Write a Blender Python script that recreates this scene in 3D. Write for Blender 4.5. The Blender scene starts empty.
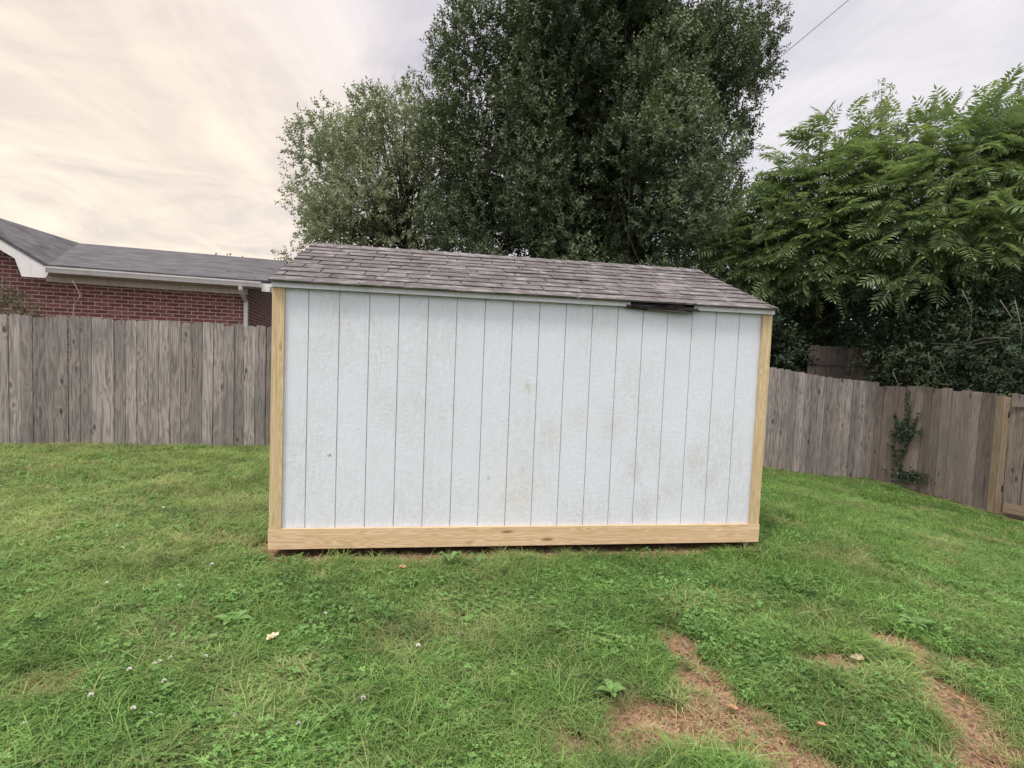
import bpy, math, random
import numpy as np
rad = math.radians
C = bpy.context.scene
rng = np.random.default_rng(7)
random.seed(7)

# ------------------------------------------------------------------ camera
F_PX, PITCH, ROLL, CZ = 531.8, 0.0556, 0.0400, 1.46
_F = np.array([0, math.cos(PITCH), -math.sin(PITCH)])
_U0 = np.array([0, math.sin(PITCH), math.cos(PITCH)])
_R = np.array([1., 0, 0]) * math.cos(ROLL) + _U0 * math.sin(ROLL)
_U = -np.array([1., 0, 0]) * math.sin(ROLL) + _U0 * math.cos(ROLL)
cam = bpy.data.cameras.new('camera'); cam_o = bpy.data.objects.new('camera', cam)
C.collection.objects.link(cam_o); C.camera = cam_o
from mathutils import Matrix, Vector
M4 = Matrix(((_R[0], _U[0], -_F[0], 0), (_R[1], _U[1], -_F[1], 0), (_R[2], _U[2], -_F[2], CZ), (0, 0, 0, 1)))
cam_o.matrix_world = M4
cam.sensor_width = 36; cam.lens = F_PX / 1024 * 36
cam.clip_start = 0.05; cam.clip_end = 3000

def at(x, y, Y):
    """a point seen at pixel x, y of the photo, Y metres in front of the camera"""
    d = _F + _R * (x - 512) / F_PX + _U * (384 - y) / F_PX
    return np.array([0, 0, CZ]) + d / d[1] * Y

# ------------------------------------------------------------------ render / colour
C.render.engine = 'CYCLES'
C.view_settings.view_transform = 'Standard'; C.view_settings.look = 'None'
C.view_settings.gamma = 1; C.view_settings.exposure = 0.2
C.cycles.use_denoising = True; C.cycles.use_adaptive_sampling = True; C.cycles.adaptive_threshold = 0.02
C.cycles.max_bounces = 4; C.cycles.diffuse_bounces = 3; C.cycles.glossy_bounces = 2
C.cycles.transmission_bounces = 2; C.cycles.transparent_max_bounces = 4
C.cycles.caustics_reflective = False; C.cycles.caustics_refractive = False

# ------------------------------------------------------------------ node helpers
def N(nt, typ, ins=None, **props):
    n = nt.nodes.new(typ)
    for k, v in props.items(): setattr(n, k, v)
    for k, v in (ins or {}).items():
        s = n.inputs[k]
        if isinstance(v, bpy.types.NodeSocket): nt.links.new(v, s)
        else: s.default_value = v
    return n
def math_(nt, op, a, b=None, clamp=False):
    n = nt.nodes.new('ShaderNodeMath'); n.operation = op; n.use_clamp = clamp
    for i, v in enumerate((a, b)):
        if v is None: continue
        if isinstance(v, bpy.types.NodeSocket): nt.links.new(v, n.inputs[i])
        else: n.inputs[i].default_value = v
    return n.outputs[0]
def ramp(nt, fac, stops, interp='LINEAR'):
    n = nt.nodes.new('ShaderNodeValToRGB'); n.color_ramp.interpolation = interp
    el = n.color_ramp.elements
    while len(el) < len(stops): el.new(0.5)
    for e, (p, c) in zip(el, stops):
        e.position = p
        e.color = (c, c, c, 1) if isinstance(c, (int, float)) else (*c, 1)
    nt.links.new(fac, n.inputs[0]); return n.outputs[0]
def mixc(nt, fac, a, b, mode='MIX'):
    n = nt.nodes.new('ShaderNodeMix'); n.data_type = 'RGBA'; n.blend_type = mode
    for s, v in ((n.inputs[0], fac), (n.inputs[6], a), (n.inputs[7], b)):
        if isinstance(v, bpy.types.NodeSocket): nt.links.new(v, s)
        elif isinstance(v, (int, float)): s.default_value = v
        else: s.default_value = (*v, 1)
    return n.outputs[2]
def noise(nt, vec, scale, detail=3, rough=.55, dist=0.):
    return N(nt, 'ShaderNodeTexNoise', {'Vector': vec, 'Scale': scale, 'Detail': detail, 'Roughness': rough, 'Distortion': dist}).outputs[0]
def mapping(nt, vec, scale=(1, 1, 1), loc=(0, 0, 0), rot=(0, 0, 0)):
    return N(nt, 'ShaderNodeMapping', {'Vector': vec, 'Scale': scale, 'Location': loc, 'Rotation': rot}).outputs[0]
def attr(nt, name, out='Vector', typ='GEOMETRY'):
    return N(nt, 'ShaderNodeAttribute', attribute_name=name, attribute_type=typ).outputs[out]
def material(name):
    m = bpy.data.materials.new(name); m.use_nodes = True
    nt = m.node_tree; nt.nodes.clear()
    out = nt.nodes.new('ShaderNodeOutputMaterial')
    return m, nt, out
def finish(nt, out, col, rough=.8, bump=None, bstr=.3, bdist=.01, spec=.3, metallic=0.):
    p = N(nt, 'ShaderNodeBsdfPrincipled', {'Roughness': rough, 'Specular IOR Level': spec, 'Metallic': metallic})
    if isinstance(col, bpy.types.NodeSocket): nt.links.new(col, p.inputs['Base Color'])
    else: p.inputs['Base Color'].default_value = (*col, 1)
    if bump is not None:
        b = N(nt, 'ShaderNodeBump', {'Height': bump, 'Strength': bstr, 'Distance': bdist})
        nt.links.new(b.outputs[0], p.inputs['Normal'])
    nt.links.new(p.outputs[0], out.inputs[0]); return p

# ------------------------------------------------------------------ sky and sun
SUN_EL, SUN_AZ = rad(62), rad(218)        # azimuth clockwise from +Y (the way the camera looks)
sun_dir = np.array([math.sin(SUN_AZ) * math.cos(SUN_EL), math.cos(SUN_AZ) * math.cos(SUN_EL), math.sin(SUN_EL)])
W = bpy.data.worlds.new('World'); C.world = W; W.use_nodes = True
nt = W.node_tree; nt.nodes.clear()
wo = nt.nodes.new('ShaderNodeOutputWorld')
sky = N(nt, 'ShaderNodeTexSky', sky_type='NISHITA', sun_disc=False)
sky.sun_elevation = SUN_EL; sky.sun_rotation = SUN_AZ
tc = N(nt, 'ShaderNodeTexCoord').outputs['Generated']
sep = N(nt, 'ShaderNodeSeparateXYZ', {0: tc})
X, Y, Z = sep.outputs
zc = math_(nt, 'MAXIMUM', Z, 0.03)
# project the direction on a flat cloud deck so that streaks converge towards the horizon
inv = math_(nt, 'DIVIDE', 1.0, math_(nt, 'ADD', zc, 0.12))
deck = N(nt, 'ShaderNodeCombineXYZ', {0: math_(nt, 'MULTIPLY', X, inv), 1: math_(nt, 'MULTIPLY', Y, inv), 2: 0.3}).outputs[0]
streak = noise(nt, mapping(nt, mapping(nt, deck, (1, 1, 1), (0, 0, 0), (0, 0, rad(-97))), (0.34, 1.5, 1)), 1.7, 6, .62, 1.3)
soft = noise(nt, mapping(nt, deck, (1., 1.3, 1)), 1.5, 6, .56, .5)
# warm glow of the low sun behind the cloud, down to the left
gdir = Vector((-.62, .76, .16)).normalized()
dotn = N(nt, 'ShaderNodeVectorMath', {0: tc, 1: tuple(gdir)}, operation='DOT_PRODUCT').outputs['Value']
warm = N(nt, 'ShaderNodeMapRange', {0: dotn, 1: .84, 2: 1.0, 3: 0., 4: 1.}, interpolation_type='SMOOTHSTEP').outputs[0]
cool = N(nt, 'ShaderNodeMapRange', {0: X, 1: -.35, 2: .55, 3: 0., 4: 1.}, interpolation_type='SMOOTHSTEP').outputs[0]
base = mixc(nt, cool, (.80, .745, .755), (.765, .735, .765))
base = mixc(nt, warm, base, (.975, .825, .665))
st = ramp(nt, streak, [(.34, (.90, .89, .90)), (.50, (.985, .985, .985)), (.66, (1.06, 1.05, 1.03))])
cloud = mixc(nt, 1.0, base, st, 'MULTIPLY')
so = ramp(nt, soft, [(.36, (.80, .81, .87)), (.52, (.97, .965, .97)), (.64, (1.08, 1.07, 1.05))])
cloud = mixc(nt, 1.0, cloud, so, 'MULTIPLY')
# an overcast sky is brightest overhead and on the side away from the dusk
zen = N(nt, 'ShaderNodeMapRange', {0: Z, 1: .62, 2: 1.0, 3: 0., 4: 1.}, interpolation_type='SMOOTHSTEP').outputs[0]
back = N(nt, 'ShaderNodeMapRange', {0: Y, 1: .25, 2: -.6, 3: 0., 4: 1.}, interpolation_type='SMOOTHSTEP').outputs[0]
up_gain = math_(nt, 'ADD', math_(nt, 'ADD', .87, math_(nt, 'MULTIPLY', zen, 3.2)), math_(nt, 'MULTIPLY', back, .72))
b1 = N(nt, 'ShaderNodeBackground', {'Color': cloud, 'Strength': up_gain})
b2 = N(nt, 'ShaderNodeBackground', {'Color': sky.outputs[0], 'Strength': .02})
add = N(nt, 'ShaderNodeAddShader', {0: b1.outputs[0], 1: b2.outputs[0]})
nt.links.new(add.outputs[0], wo.inputs[0])
sl = bpy.data.lights.new('sun', 'SUN'); sl.energy = 2.0; sl.angle = rad(12); sl.color = (1, .96, .90)
so_ = bpy.data.objects.new('sun', sl); C.collection.objects.link(so_)
so_.rotation_euler = Vector(tuple(sun_dir)).to_track_quat('Z', 'Y').to_euler(); so_.location = (-6, -6, 12)

# ------------------------------------------------------------------ mesh helpers
def mesh_np(name, V, faces, mat, parent=None, attrs=None, smooth=False):
    """faces: list of int arrays (m, k); attrs: name -> (n,) or (n, 3) per vertex"""
    me = bpy.data.meshes.new(name)
    V = np.asarray(V, np.float32)
    faces = [np.asarray(f, np.int32) for f in faces if len(f)]
    loops = np.concatenate([f.ravel() for f in faces]) if faces else np.zeros(0, np.int32)
    sizes = np.concatenate([np.full(len(f), f.shape[1], np.int32) for f in faces]) if faces else np.zeros(0, np.int32)
    me.vertices.add(len(V)); me.vertices.foreach_set('co', V.ravel())
    if len(sizes):
        me.loops.add(len(loops)); me.loops.foreach_set('vertex_index', loops)
        starts = np.concatenate([[0], np.cumsum(sizes)[:-1]]).astype(np.int32)
        me.polygons.add(len(sizes)); me.polygons.foreach_set('loop_start', starts)
        me.polygons.foreach_set('use_smooth', np.full(len(sizes), bool(smooth)))
    for k, a in (attrs or {}).items():
        a = np.asarray(a)
        if a.ndim == 2:
            at_ = me.attributes.new(k, 'FLOAT_VECTOR', 'POINT'); at_.data.foreach_set('vector', a.astype(np.float32).ravel())
        elif a.dtype.kind == 'i':
            at_ = me.attributes.new(k, 'INT', 'POINT'); at_.data.foreach_set('value', a.astype(np.int32))
        else:
            at_ = me.attributes.new(k, 'FLOAT', 'POINT'); at_.data.foreach_set('value', a.astype(np.float32))
    me.update(calc_edges=True); me.validate()
    if mat: me.materials.append(mat)
    o = bpy.data.objects.new(name, me); C.collection.objects.link(o)
    if parent: o.parent = parent
    return o

class MB:
    """collects boards, tubes and loose faces; every vertex carries bc (board coordinates in metres) and rnd"""
    def __init__(s): s.V = []; s.F = {}; s.bc = []; s.r = []; s.n = 0
    def add(s, V, F, bc=None, r=0.):
        V = np.asarray(V, float); s.V.append(V)
        s.bc.append(np.asarray(bc, float) if bc is not None else V)
        s.r.append(np.full(len(V), r))
        for f in F: s.F.setdefault(len(f), []).append([i + s.n for i in f])
        s.n += len(V)
    def board(s, o, a, t, l, r=None, ear=0., off=None, jit=0.):
        """o corner; a, t, l: vectors across, through and along the board; ear: clipped corners at the far end"""
        o, a, t, l = (np.asarray(q, float) for q in (o, a, t, l))
        r = random.random() if r is None else r
        off = np.array([random.random() * 20, random.random() * 20, random.random() * 20]) if off is None else np.asarray(off, float)
        wa, wt, wl = np.linalg.norm(a), np.linalg.norm(t), np.linalg.norm(l)
        if ear: prof = [(0, 0), (1, 0), (1, 1 - ear / wl), (1 - ear / wa, 1), (ear / wa, 1), (0, 1 - ear / wl)]
        else: prof = [(0, 0), (1, 0), (1, 1), (0, 1)]
        V, B = [], []
        for d in (0, 1):
            for (p, q) in prof:
                V.append(o + a * p + t * d + l * q + (np.random.default_rng(s.n).normal(0, jit, 3) if jit else 0)); B.append(off + [p * wa, d * wt, q * wl])
        n = len(prof)
        F = [tuple(range(n)), tuple(range(2 * n - 1, n - 1, -1))] + [(i, i + n, (i + 1) % n + n, (i + 1) % n) for i in range(n)]
        s.add(V, F, B, r)
    def tube(s, P, R, k=7, r=0.):
        P = np.asarray(P, float); n = len(P); R = np.broadcast_to(np.asarray(R, float), (n,))
        T = np.gradient(P, axis=0); T /= np.linalg.norm(T, axis=1)[:, None] + 1e-9
        ref = np.array([0, 0, 1.]) if abs(T[0][2]) < .9 else np.array([1., 0, 0])
        V, B, F = [], [], []; L = 0
        for i in range(n):
            s1 = np.cross(T[i], ref); s1 /= np.linalg.norm(s1) + 1e-9; s2 = np.cross(s1, T[i])
            if i: L += np.linalg.norm(P[i] - P[i - 1])
            for j in range(k):
                w = 2 * math.pi * j / k
                V.append(P[i] + R[i] * (s1 * math.cos(w) + s2 * math.sin(w))); B.append([w * R[0], 0, L])
        for i in range(n - 1):
            for j in range(k): F.append((i * k + j, i * k + (j + 1) % k, (i + 1) * k + (j + 1) % k, (i + 1) * k + j))
        F.append(tuple(range(k - 1, -1, -1))); F.append(tuple((n - 1) * k + j for j in range(k)))
        s.add(V, F, B, r)
    def build(s, name, mat, parent=None, smooth=False):
        return mesh_np(name, np.concatenate(s.V), [np.array(v) for v in s.F.values()], mat, parent,
                       {'bc': np.concatenate(s.bc), 'rnd': np.concatenate(s.r)}, smooth)

def tag(o, label=None, cat=None, group=None, kind=None):
    if label: o['label'] = label
    if cat: o['category'] = cat
    if group: o['group'] = group
    if kind: o['kind'] = kind
    return o
def empty(name, loc, rz=0., label=None, cat=None, group=None):
    o = bpy.data.objects.new(name, None); C.collection.objects.link(o)
    o.location = loc; o.rotation_euler = (0, 0, rz); o.empty_display_size = .2
    return tag(o, label, cat, group)
def copy_tree(o, parent=None):
    c = o.copy(); C.collection.objects.link(c)
    if parent: c.parent = parent
    for ch in list(o.children): copy_tree(ch, c)
    return c

# value noise for placing things
def vnoise(x, y, s=1., seed=0):
    x = np.asarray(x) * s + 100 + seed * 7.3; y = np.asarray(y) * s + 100 + seed * 3.1
    xi, yi = np.floor(x).astype(int), np.floor(y).astype(int); fx, fy = x - xi, y - yi
    fx, fy = fx * fx * (3 - 2 * fx), fy * fy * (3 - 2 * fy)
    def h(a, b):
        q = np.sin(a * 127.1 + b * 311.7 + seed * 17.7) * 43758.5453; return q - np.floor(q)
    return (h(xi, yi) * (1 - fx) + h(xi + 1, yi) * fx) * (1 - fy) + (h(xi, yi + 1) * (1 - fx) + h(xi + 1, yi + 1) * fx) * fy
def fbm(x, y, s=1., seed=0, o=3):
    return sum(vnoise(x, y, s * 2 ** i, seed + i) * .5 ** i for i in range(o)) / sum(.5 ** i for i in range(o))
def sstep(a, b, x):
    t = np.clip((np.asarray(x, float) - a) / (b - a), 0, 1); return t * t * (3 - 2 * t)

# ------------------------------------------------------------------ materials
def foliage(name, c1, c2, trans=.25, rough=.5, spec=.25, nscale=.8, veincol=None):
    m, nt, out = material(name)
    r = attr(nt, 'rnd', 'Fac')
    pos = N(nt, 'ShaderNodeNewGeometry').outputs['Position']
    n = noise(nt, pos, nscale, 2)
    f = math_(nt, 'ADD', math_(nt, 'MULTIPLY', r, .6), math_(nt, 'MULTIPLY', math_(nt, 'SUBTRACT', n, .28), .9), True)
    col = mixc(nt, f, c1, c2)
    p = N(nt, 'ShaderNodeBsdfPrincipled', {'Base Color': col, 'Roughness': rough, 'Specular IOR Level': spec})
    t = N(nt, 'ShaderNodeBsdfTranslucent', {'Color': mixc(nt, 1., col, (1.1, 1.15, .7), 'MULTIPLY')})
    mx = N(nt, 'ShaderNodeMixShader', {0: trans, 1: p.outputs[0], 2: t.outputs[0]})
    nt.links.new(mx.outputs[0], out.inputs[0]); return m

def wood(name, light, dark, knot, vary=.3, rough=.85, grain=1., ring=.5, knots=.085, bstr=.35, weather=None, scale=1., kfreq=(4.2, 2.1), ringf=46.):
    m, nt, out = material(name)
    bc = attr(nt, 'bc'); r = attr(nt, 'rnd', 'Fac')
    warp = noise(nt, mapping(nt, bc, (7 * scale, 7 * scale, .9)), 1., 2)
    fine = noise(nt, mapping(nt, bc, (170, 170, 5)), 1., 3, .6)
    mid = noise(nt, mapping(nt, bc, (34 * scale, 34 * scale, 1.0)), 1., 3, .6, .4)
    kn = N(nt, 'ShaderNodeTexVoronoi', {'Vector': mapping(nt, bc, (kfreq[0], 0.0, kfreq[1])), 'Scale': 1., 'Randomness': .9})
    kd = kn.outputs['Distance']
    kmask = ramp(nt, kd, [(knots * .55, 1.), (knots * 1.25, 0.)])
    swirl = math_(nt, 'MULTIPLY', ramp(nt, kd, [(knots, 1.), (.42, 0.)]), 5.)
    rings = math_(nt, 'SINE', math_(nt, 'ADD', math_(nt, 'MULTIPLY', warp, ringf), swirl))
    f = math_(nt, 'ADD', math_(nt, 'MULTIPLY', mid, .7), math_(nt, 'MULTIPLY', fine, .55 * grain))
    f = math_(nt, 'ADD', f, math_(nt, 'MULTIPLY', rings, .11 * ring))
    f = ramp(nt, f, [(.40, 1.), (.82, 0.)])
    col = mixc(nt, f, light, dark)
    bright = N(nt, 'ShaderNodeMapRange', {0: r, 1: 0., 2: 1., 3: 1. - vary, 4: 1. + vary}).outputs[0]
    col = mixc(nt, 1., col, N(nt, 'ShaderNodeCombineColor', {0: bright, 1: bright, 2: bright}).outputs[0], 'MULTIPLY')
    if weather:                                   # blotchy grey-green algae and damp stains with an outline of their own
        pos = N(nt, 'ShaderNodeNewGeometry').outputs['Position']
        wn = ramp(nt, noise(nt, mapping(nt, pos, (1.6, 1.6, .8)), 1., 4, .65), [(.45, 0.), (.72, .75)])
        col = mixc(nt, wn, col, weather)
    col = mixc(nt, math_(nt, 'MULTIPLY', kmask, .8), col, knot)
    finish(nt, out, col, rough, f, -bstr, .002, .25)
    return m

def plain(name, col, rough=.6, var=.12, scale=6., dirt=None, spec=.3):
    m, nt, out = material(name)
    pos = N(nt, 'ShaderNodeTexCoord').outputs['Object']
    n = noise(nt, pos, scale, 5, .6)
    c = mixc(nt, n, tuple(x * (1 - var) for x in col), tuple(min(1, x * (1 + var)) for x in col))
    if dirt:
        d = ramp(nt, noise(nt, mapping(nt, pos, (9, 9, 2)), 1., 4, .7), [(.52, 0.), (.75, .7)])
        c = mixc(nt, d, c, dirt)
    finish(nt, out, c, rough, n, .1, .002, spec); return m

M_post = wood('new_pine_post', (.58, .46, .28), (.40, .285, .14), (.20, .11, .045), .05, .75, 1.0, 1.2, .12, .25, scale=3., kfreq=(11., 3.), ringf=110.)
M_skirt = wood('new_pine_board', (.70, .55, .365), (.50, .345, .18), (.15, .08, .035), .04, .75, .7, 1.3, .13, .25, scale=2.4, kfreq=(10., 2.6), ringf=120.)
M_fence = wood('weathered_fence_boards', (.295, .260, .232), (.098, .086, .078), (.032, .027, .025), .30, .9, 1.2, 1.1, .15, .6, (.125, .120, .108), 1.3, (6., 3.0))
M_fence_side = wood('weathered_brown_boards', (.215, .178, .148), (.080, .064, .053), (.04, .031, .026), .38, .9, 1.3, .8, .12, .6, (.14, .125, .105), 1.2, (6., 2.6))
M_gate_wood = wood('pale_cedar_board', (.27, .21, .145), (.15, .11, .07), (.1, .06, .035), .12, .85, 1., .8, .07, .4)
M_rot = wood('rotten_wood', (.048, .042, .040), (.010, .008, .007), (.006, .005, .004), .85, .95, 1.3, .4, .1, .8)
M_bark = wood('bark', (.10, .08, .06), (.035, .028, .022), (.02, .016, .012), .2, .95, 1.4, .3, .02, .9)
M_twig = plain('dead_twig', (.13, .115, .09), .9, .3)

def siding():
    m, nt, out = material('painted_grooved_siding')
    oc = N(nt, 'ShaderNodeTexCoord').outputs['Object']
    sx = N(nt, 'ShaderNodeSeparateXYZ', {0: oc})
    bump = noise(nt, mapping(nt, oc, (22, 1, 38)), 1., 5, .72, .7)
    fib = noise(nt, mapping(nt, oc, (60, 1, 150)), 1., 2, .6, .4)
    swirl = noise(nt, mapping(nt, oc, (46, 1, 8)), 1., 4, .6, 1.3)
    h = math_(nt, 'ADD', math_(nt, 'MULTIPLY', bump, .45), math_(nt, 'ADD', math_(nt, 'MULTIPLY', fib, .25), math_(nt, 'MULTIPLY', swirl, .6)))
    blot = noise(nt, mapping(nt, oc, (1.1, 1, 1.5)), 1., 4, .6)
    col = mixc(nt, blot, (.595, .635, .665), (.655, .69, .72))
    # thin worn dirt catching in the embossed grain, more of it low and to the right
    worn = math_(nt, 'MULTIPLY', ramp(nt, h, [(.58, 1.), (.74, 0.)]), ramp(nt, noise(nt, mapping(nt, oc, (1.6, 1, 1.1), (3, 0, 1)), 1., 3), [(.42, 0.06), (.70, .5)]))
    col = mixc(nt, worn, col, (.46, .45, .44))
    # brownish smears: x, z, radius, colour, strength (measured on the wall)
    spots = [(1.76, 1.23, .045, (.40, .36, .20), .55), (0.385, .71, .014, (.08, .08, .08), .9), (2.62, .62, .10, (.44, .40, .36), .5),
             (2.72, .33, .13, (.42, .40, .38), .5), (1.95, .86, .12, (.50, .46, .38), .45), (2.15, 1.0, .10, (.52, .49, .40), .4),
             (3.10, .70, .12, (.47, .44, .40), .5), (3.22, .55, .08, (.45, .42, .38), .45), (1.65, .30, .35, (.62, .59, .54), .45),
             (1.75, .45, .16, (.55, .50, .43), .5), (2.42, .95, .10, (.5, .47, .4), .45), (1.50, .55, .02, (.2, .2, .2), .6), (2.9, .45, .12, (.46, .44, .42), .45)]
    wob = noise(nt, mapping(nt, oc, (16, 1, 9)), 1., 5, .75)
    speck = ramp(nt, noise(nt, mapping(nt, oc, (75, 1, 48)), 1., 3, .7), [(.38, 0.15), (.62, 1.)])
    for (x, z, r, c, k) in spots:
        d = N(nt, 'ShaderNodeVectorMath', {0: mapping(nt, oc, (1, 0, .75)), 1: (x, 0, z * .75)}, operation='DISTANCE').outputs['Value']
        d = math_(nt, 'ADD', d, math_(nt, 'MULTIPLY', math_(nt, 'SUBTRACT', wob, .5), r * 3.2))
        col = mixc(nt, math_(nt, 'MULTIPLY', ramp(nt, math_(nt, 'DIVIDE', d, r), [(.2, 1.), (1., 0.)]), math_(nt, 'MULTIPLY', speck, k * 1.15)), col, c)
    gro = attr(nt, 'rnd', 'Fac')
    gd = math_(nt, 'MULTIPLY', gro, ramp(nt, noise(nt, mapping(nt, oc, (5, 1, 3.2)), 1., 3), [(.3, .25), (.7, .85)]))
    col = mixc(nt, gd, col, (.33, .33, .31))
    finish(nt, out, col, .6, h, .65, .010, .3); return m
M_siding = siding()
M_trim = plain('painted_trim', (.66, .655, .69), .6, .06, 5., (.45, .45, .44))
M_white = plain('white_gutter_paint', (.66, .63, .60), .5, .08, 3., (.42, .39, .35))
M_frieze = plain('beige_soffit_paint', (.82, .71, .65), .6, .08, 3., (.5, .30, .26))
M_purlin = plain('worn_deck_edge', (.13, .12, .11), .9, .3)

def shingles():
    m, nt, out = material('asphalt_shingle_tabs')
    oc = N(nt, 'ShaderNodeTexCoord').outputs['Object']; r = attr(nt, 'rnd', 'Fac')
    g = noise(nt, oc, 130, 3, .75); s = noise(nt, mapping(nt, oc, (2.2, 2.2, 2.2)), 1., 5, .65)
    col = ramp(nt, r, [(0., (.075, .067, .064)), (.5, (.130, .117, .112)), (1., (.205, .188, .180))])
    col = mixc(nt, ramp(nt, g, [(.40, 0.), (.62, .75)]), col, (.062, .055, .052))
    lich = ramp(nt, noise(nt, mapping(nt, oc, (7, 14, 14)), 1., 5, .7), [(.50, 0.), (.66, .8)])
    col = mixc(nt, lich, col, (.30, .275, .262))
    col = mixc(nt, ramp(nt, s, [(.5, 0.), (.75, .5)]), col, (.10, .088, .088))
    finish(nt, out, col, .95, g, .5, .003, .2); return m
M_shingle = shingles()

def house_roof():
    m, nt, out = material('grey_roof_shingles')
    bc = attr(nt, 'bc')
    b = N(nt, 'ShaderNodeTexBrick', {'Vector': bc, 'Color1': (.048, .046, .048, 1), 'Color2': (.125, .119, .123, 1), 'Mortar': (.05, .048, .05, 1), 'Scale': 1.,
                                     'Mortar Size': .006, 'Brick Width': .30, 'Row Height': .14, 'Bias': 0.}, offset=.5)
    n = noise(nt, bc, 2.2, 5, .65)
    c = mixc(nt, ramp(nt, n, [(.35, 0.), (.7, .6)]), b.outputs[0], (.125, .117, .118))
    g = noise(nt, bc, 60, 3, .7)
    c = mixc(nt, ramp(nt, g, [(.35, .5), (.6, 0.)]), c, (.08, .078, .08))
    finish(nt, out, c, .95, b.outputs[1], -.4, .01, .2); return m
M_hroof = house_roof()

def brick():
    m, nt, out = material('red_brick')
    bc = attr(nt, 'bc')
    b = N(nt, 'ShaderNodeTexBrick', {'Vector': bc, 'Color1': (.145, .052, .044, 1), 'Color2': (.255, .102, .082, 1), 'Mortar': (.46, .375, .335, 1), 'Scale': 1.,
                                     'Mortar Size': .0075, 'Mortar Smooth': .25, 'Brick Width': .203, 'Row Height': .0677, 'Bias': -.1}, offset=.5)
    n = noise(nt, bc, 1.3, 4, .6); n2 = noise(nt, bc, 16, 4, .7)
    smear = ramp(nt, noise(nt, mapping(nt, bc, (1.5, 3.2, 1)), 1.4, 5, .6), [(.56, 0.), (.72, .55)])
    c = mixc(nt, smear, b.outputs[0], (.33, .215, .185))
    c = mixc(nt, ramp(nt, n2, [(.3, .45), (.55, 0.)]), c, (.07, .026, .028))
    finish(nt, out, c, .9, math_(nt, 'ADD', math_(nt, 'MULTIPLY', b.outputs[1], -1.), math_(nt, 'MULTIPLY', n2, .3)), .5, .008, .2); return m
M_brick = brick()

# ------------------------------------------------------------------ the ground
# bare patches worn in the lawn: x, y, half width, half depth, strength
BARE = [(.90, 2.62, .11, .20, 1.), (.91, 2.35, .15, .20, 1.), (.90, 2.11, .23, .20, 1.), (.62, 2.07, .20, .18, .95), (1.01, 1.93, .22, .15, 1.), (.52, 1.93, .14, .11, .9),
        (1.15, 1.75, .20, .14, 1.), (1.70, 2.53, .25, .11, 1.), (2.10, 2.73, .20, .16, 1.), (2.30, 2.61, .29, .12, 1.), (2.04, 2.40, .13, .18, 1.), (1.94, 2.15, .14, .22, 1.),
        (1.80, 1.92, .15, .17, 1.), (.27, 1.93, .11, .09, .9), (-1.93, 2.13, .16, .12, .75), (-1.70, 3.72, .10, .14, .7), (-1.15, 3.25, .16, .05, .35)]
SHED_YAW = .1543
SU = np.array([math.cos(SHED_YAW), math.sin(SHED_YAW)]); SV = np.array([-math.sin(SHED_YAW), math.cos(SHED_YAW)])
SO = np.array([-1.624, 3.577])
def shed_uv(x, y):
    return (x - SO[0]) * SU[0] + (y - SO[1]) * SU[1], (x - SO[0]) * SV[0] + (y - SO[1]) * SV[1]
CORNER = np.array([6.85, 10.0]); FA = np.array([-12.0, 6.40]); FR = np.array([7.80, 5.15])
def back_fence_y(x): return np.where(x < -3.63, 8.0 + (x + 3.63) * .1935, 8.0 + (x + 3.63) * .1908)
def side_fence_x(y): return 6.85 + (10. - y) * .1957
def bare(x, y):
    w = fbm(x, y, 7., 3, 3) - .5
    m = np.zeros_like(x, float)
    for (cx, cy, a, b, k) in BARE:
        d = np.hypot((x - cx) / a, (y - cy) / b) + w * 1.5
        m = np.maximum(m, k * (1 - sstep(.7, 1.35, d)))
    u, v = shed_uv(x, y)
    edge = .105 + w * .26
    under = (1 - sstep(0, .05, np.abs(u - 1.83) - 1.80)) * (1 - sstep(0, .06, -v - edge)) * (v < 2.5)
    m = np.maximum(m, under)
    # worn strip along the foot of the two fences at the back right
    dside = side_fence_x(y) - x
    m = np.maximum(m, .95 * (1 - sstep(.05, .30 + w * .5, dside)) * (x > 5.5) * (y < 10.1) * (dside > -.06))
    db = back_fence_y(x) - y
    m = np.maximum(m, .75 * (1 - sstep(.05, .26 + w * .5, db)) * (x > 4.6) * (x < 7.) * (db > -.06))
    return np.clip(m, 0, 1)
def ground_z(x, y):
    x = np.asarray(x, float); y = np.asarray(y, float)
    u, v = shed_uv(x, y)
    z = -.52 * sstep(1.8, 6.8, x) - .11 * sstep(4., 8., y) + .028 * (fbm(x, y, 1.3, 9, 3) - .5) + .02 * (fbm(x, y, 5., 5, 2) - .5)
    return z

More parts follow.
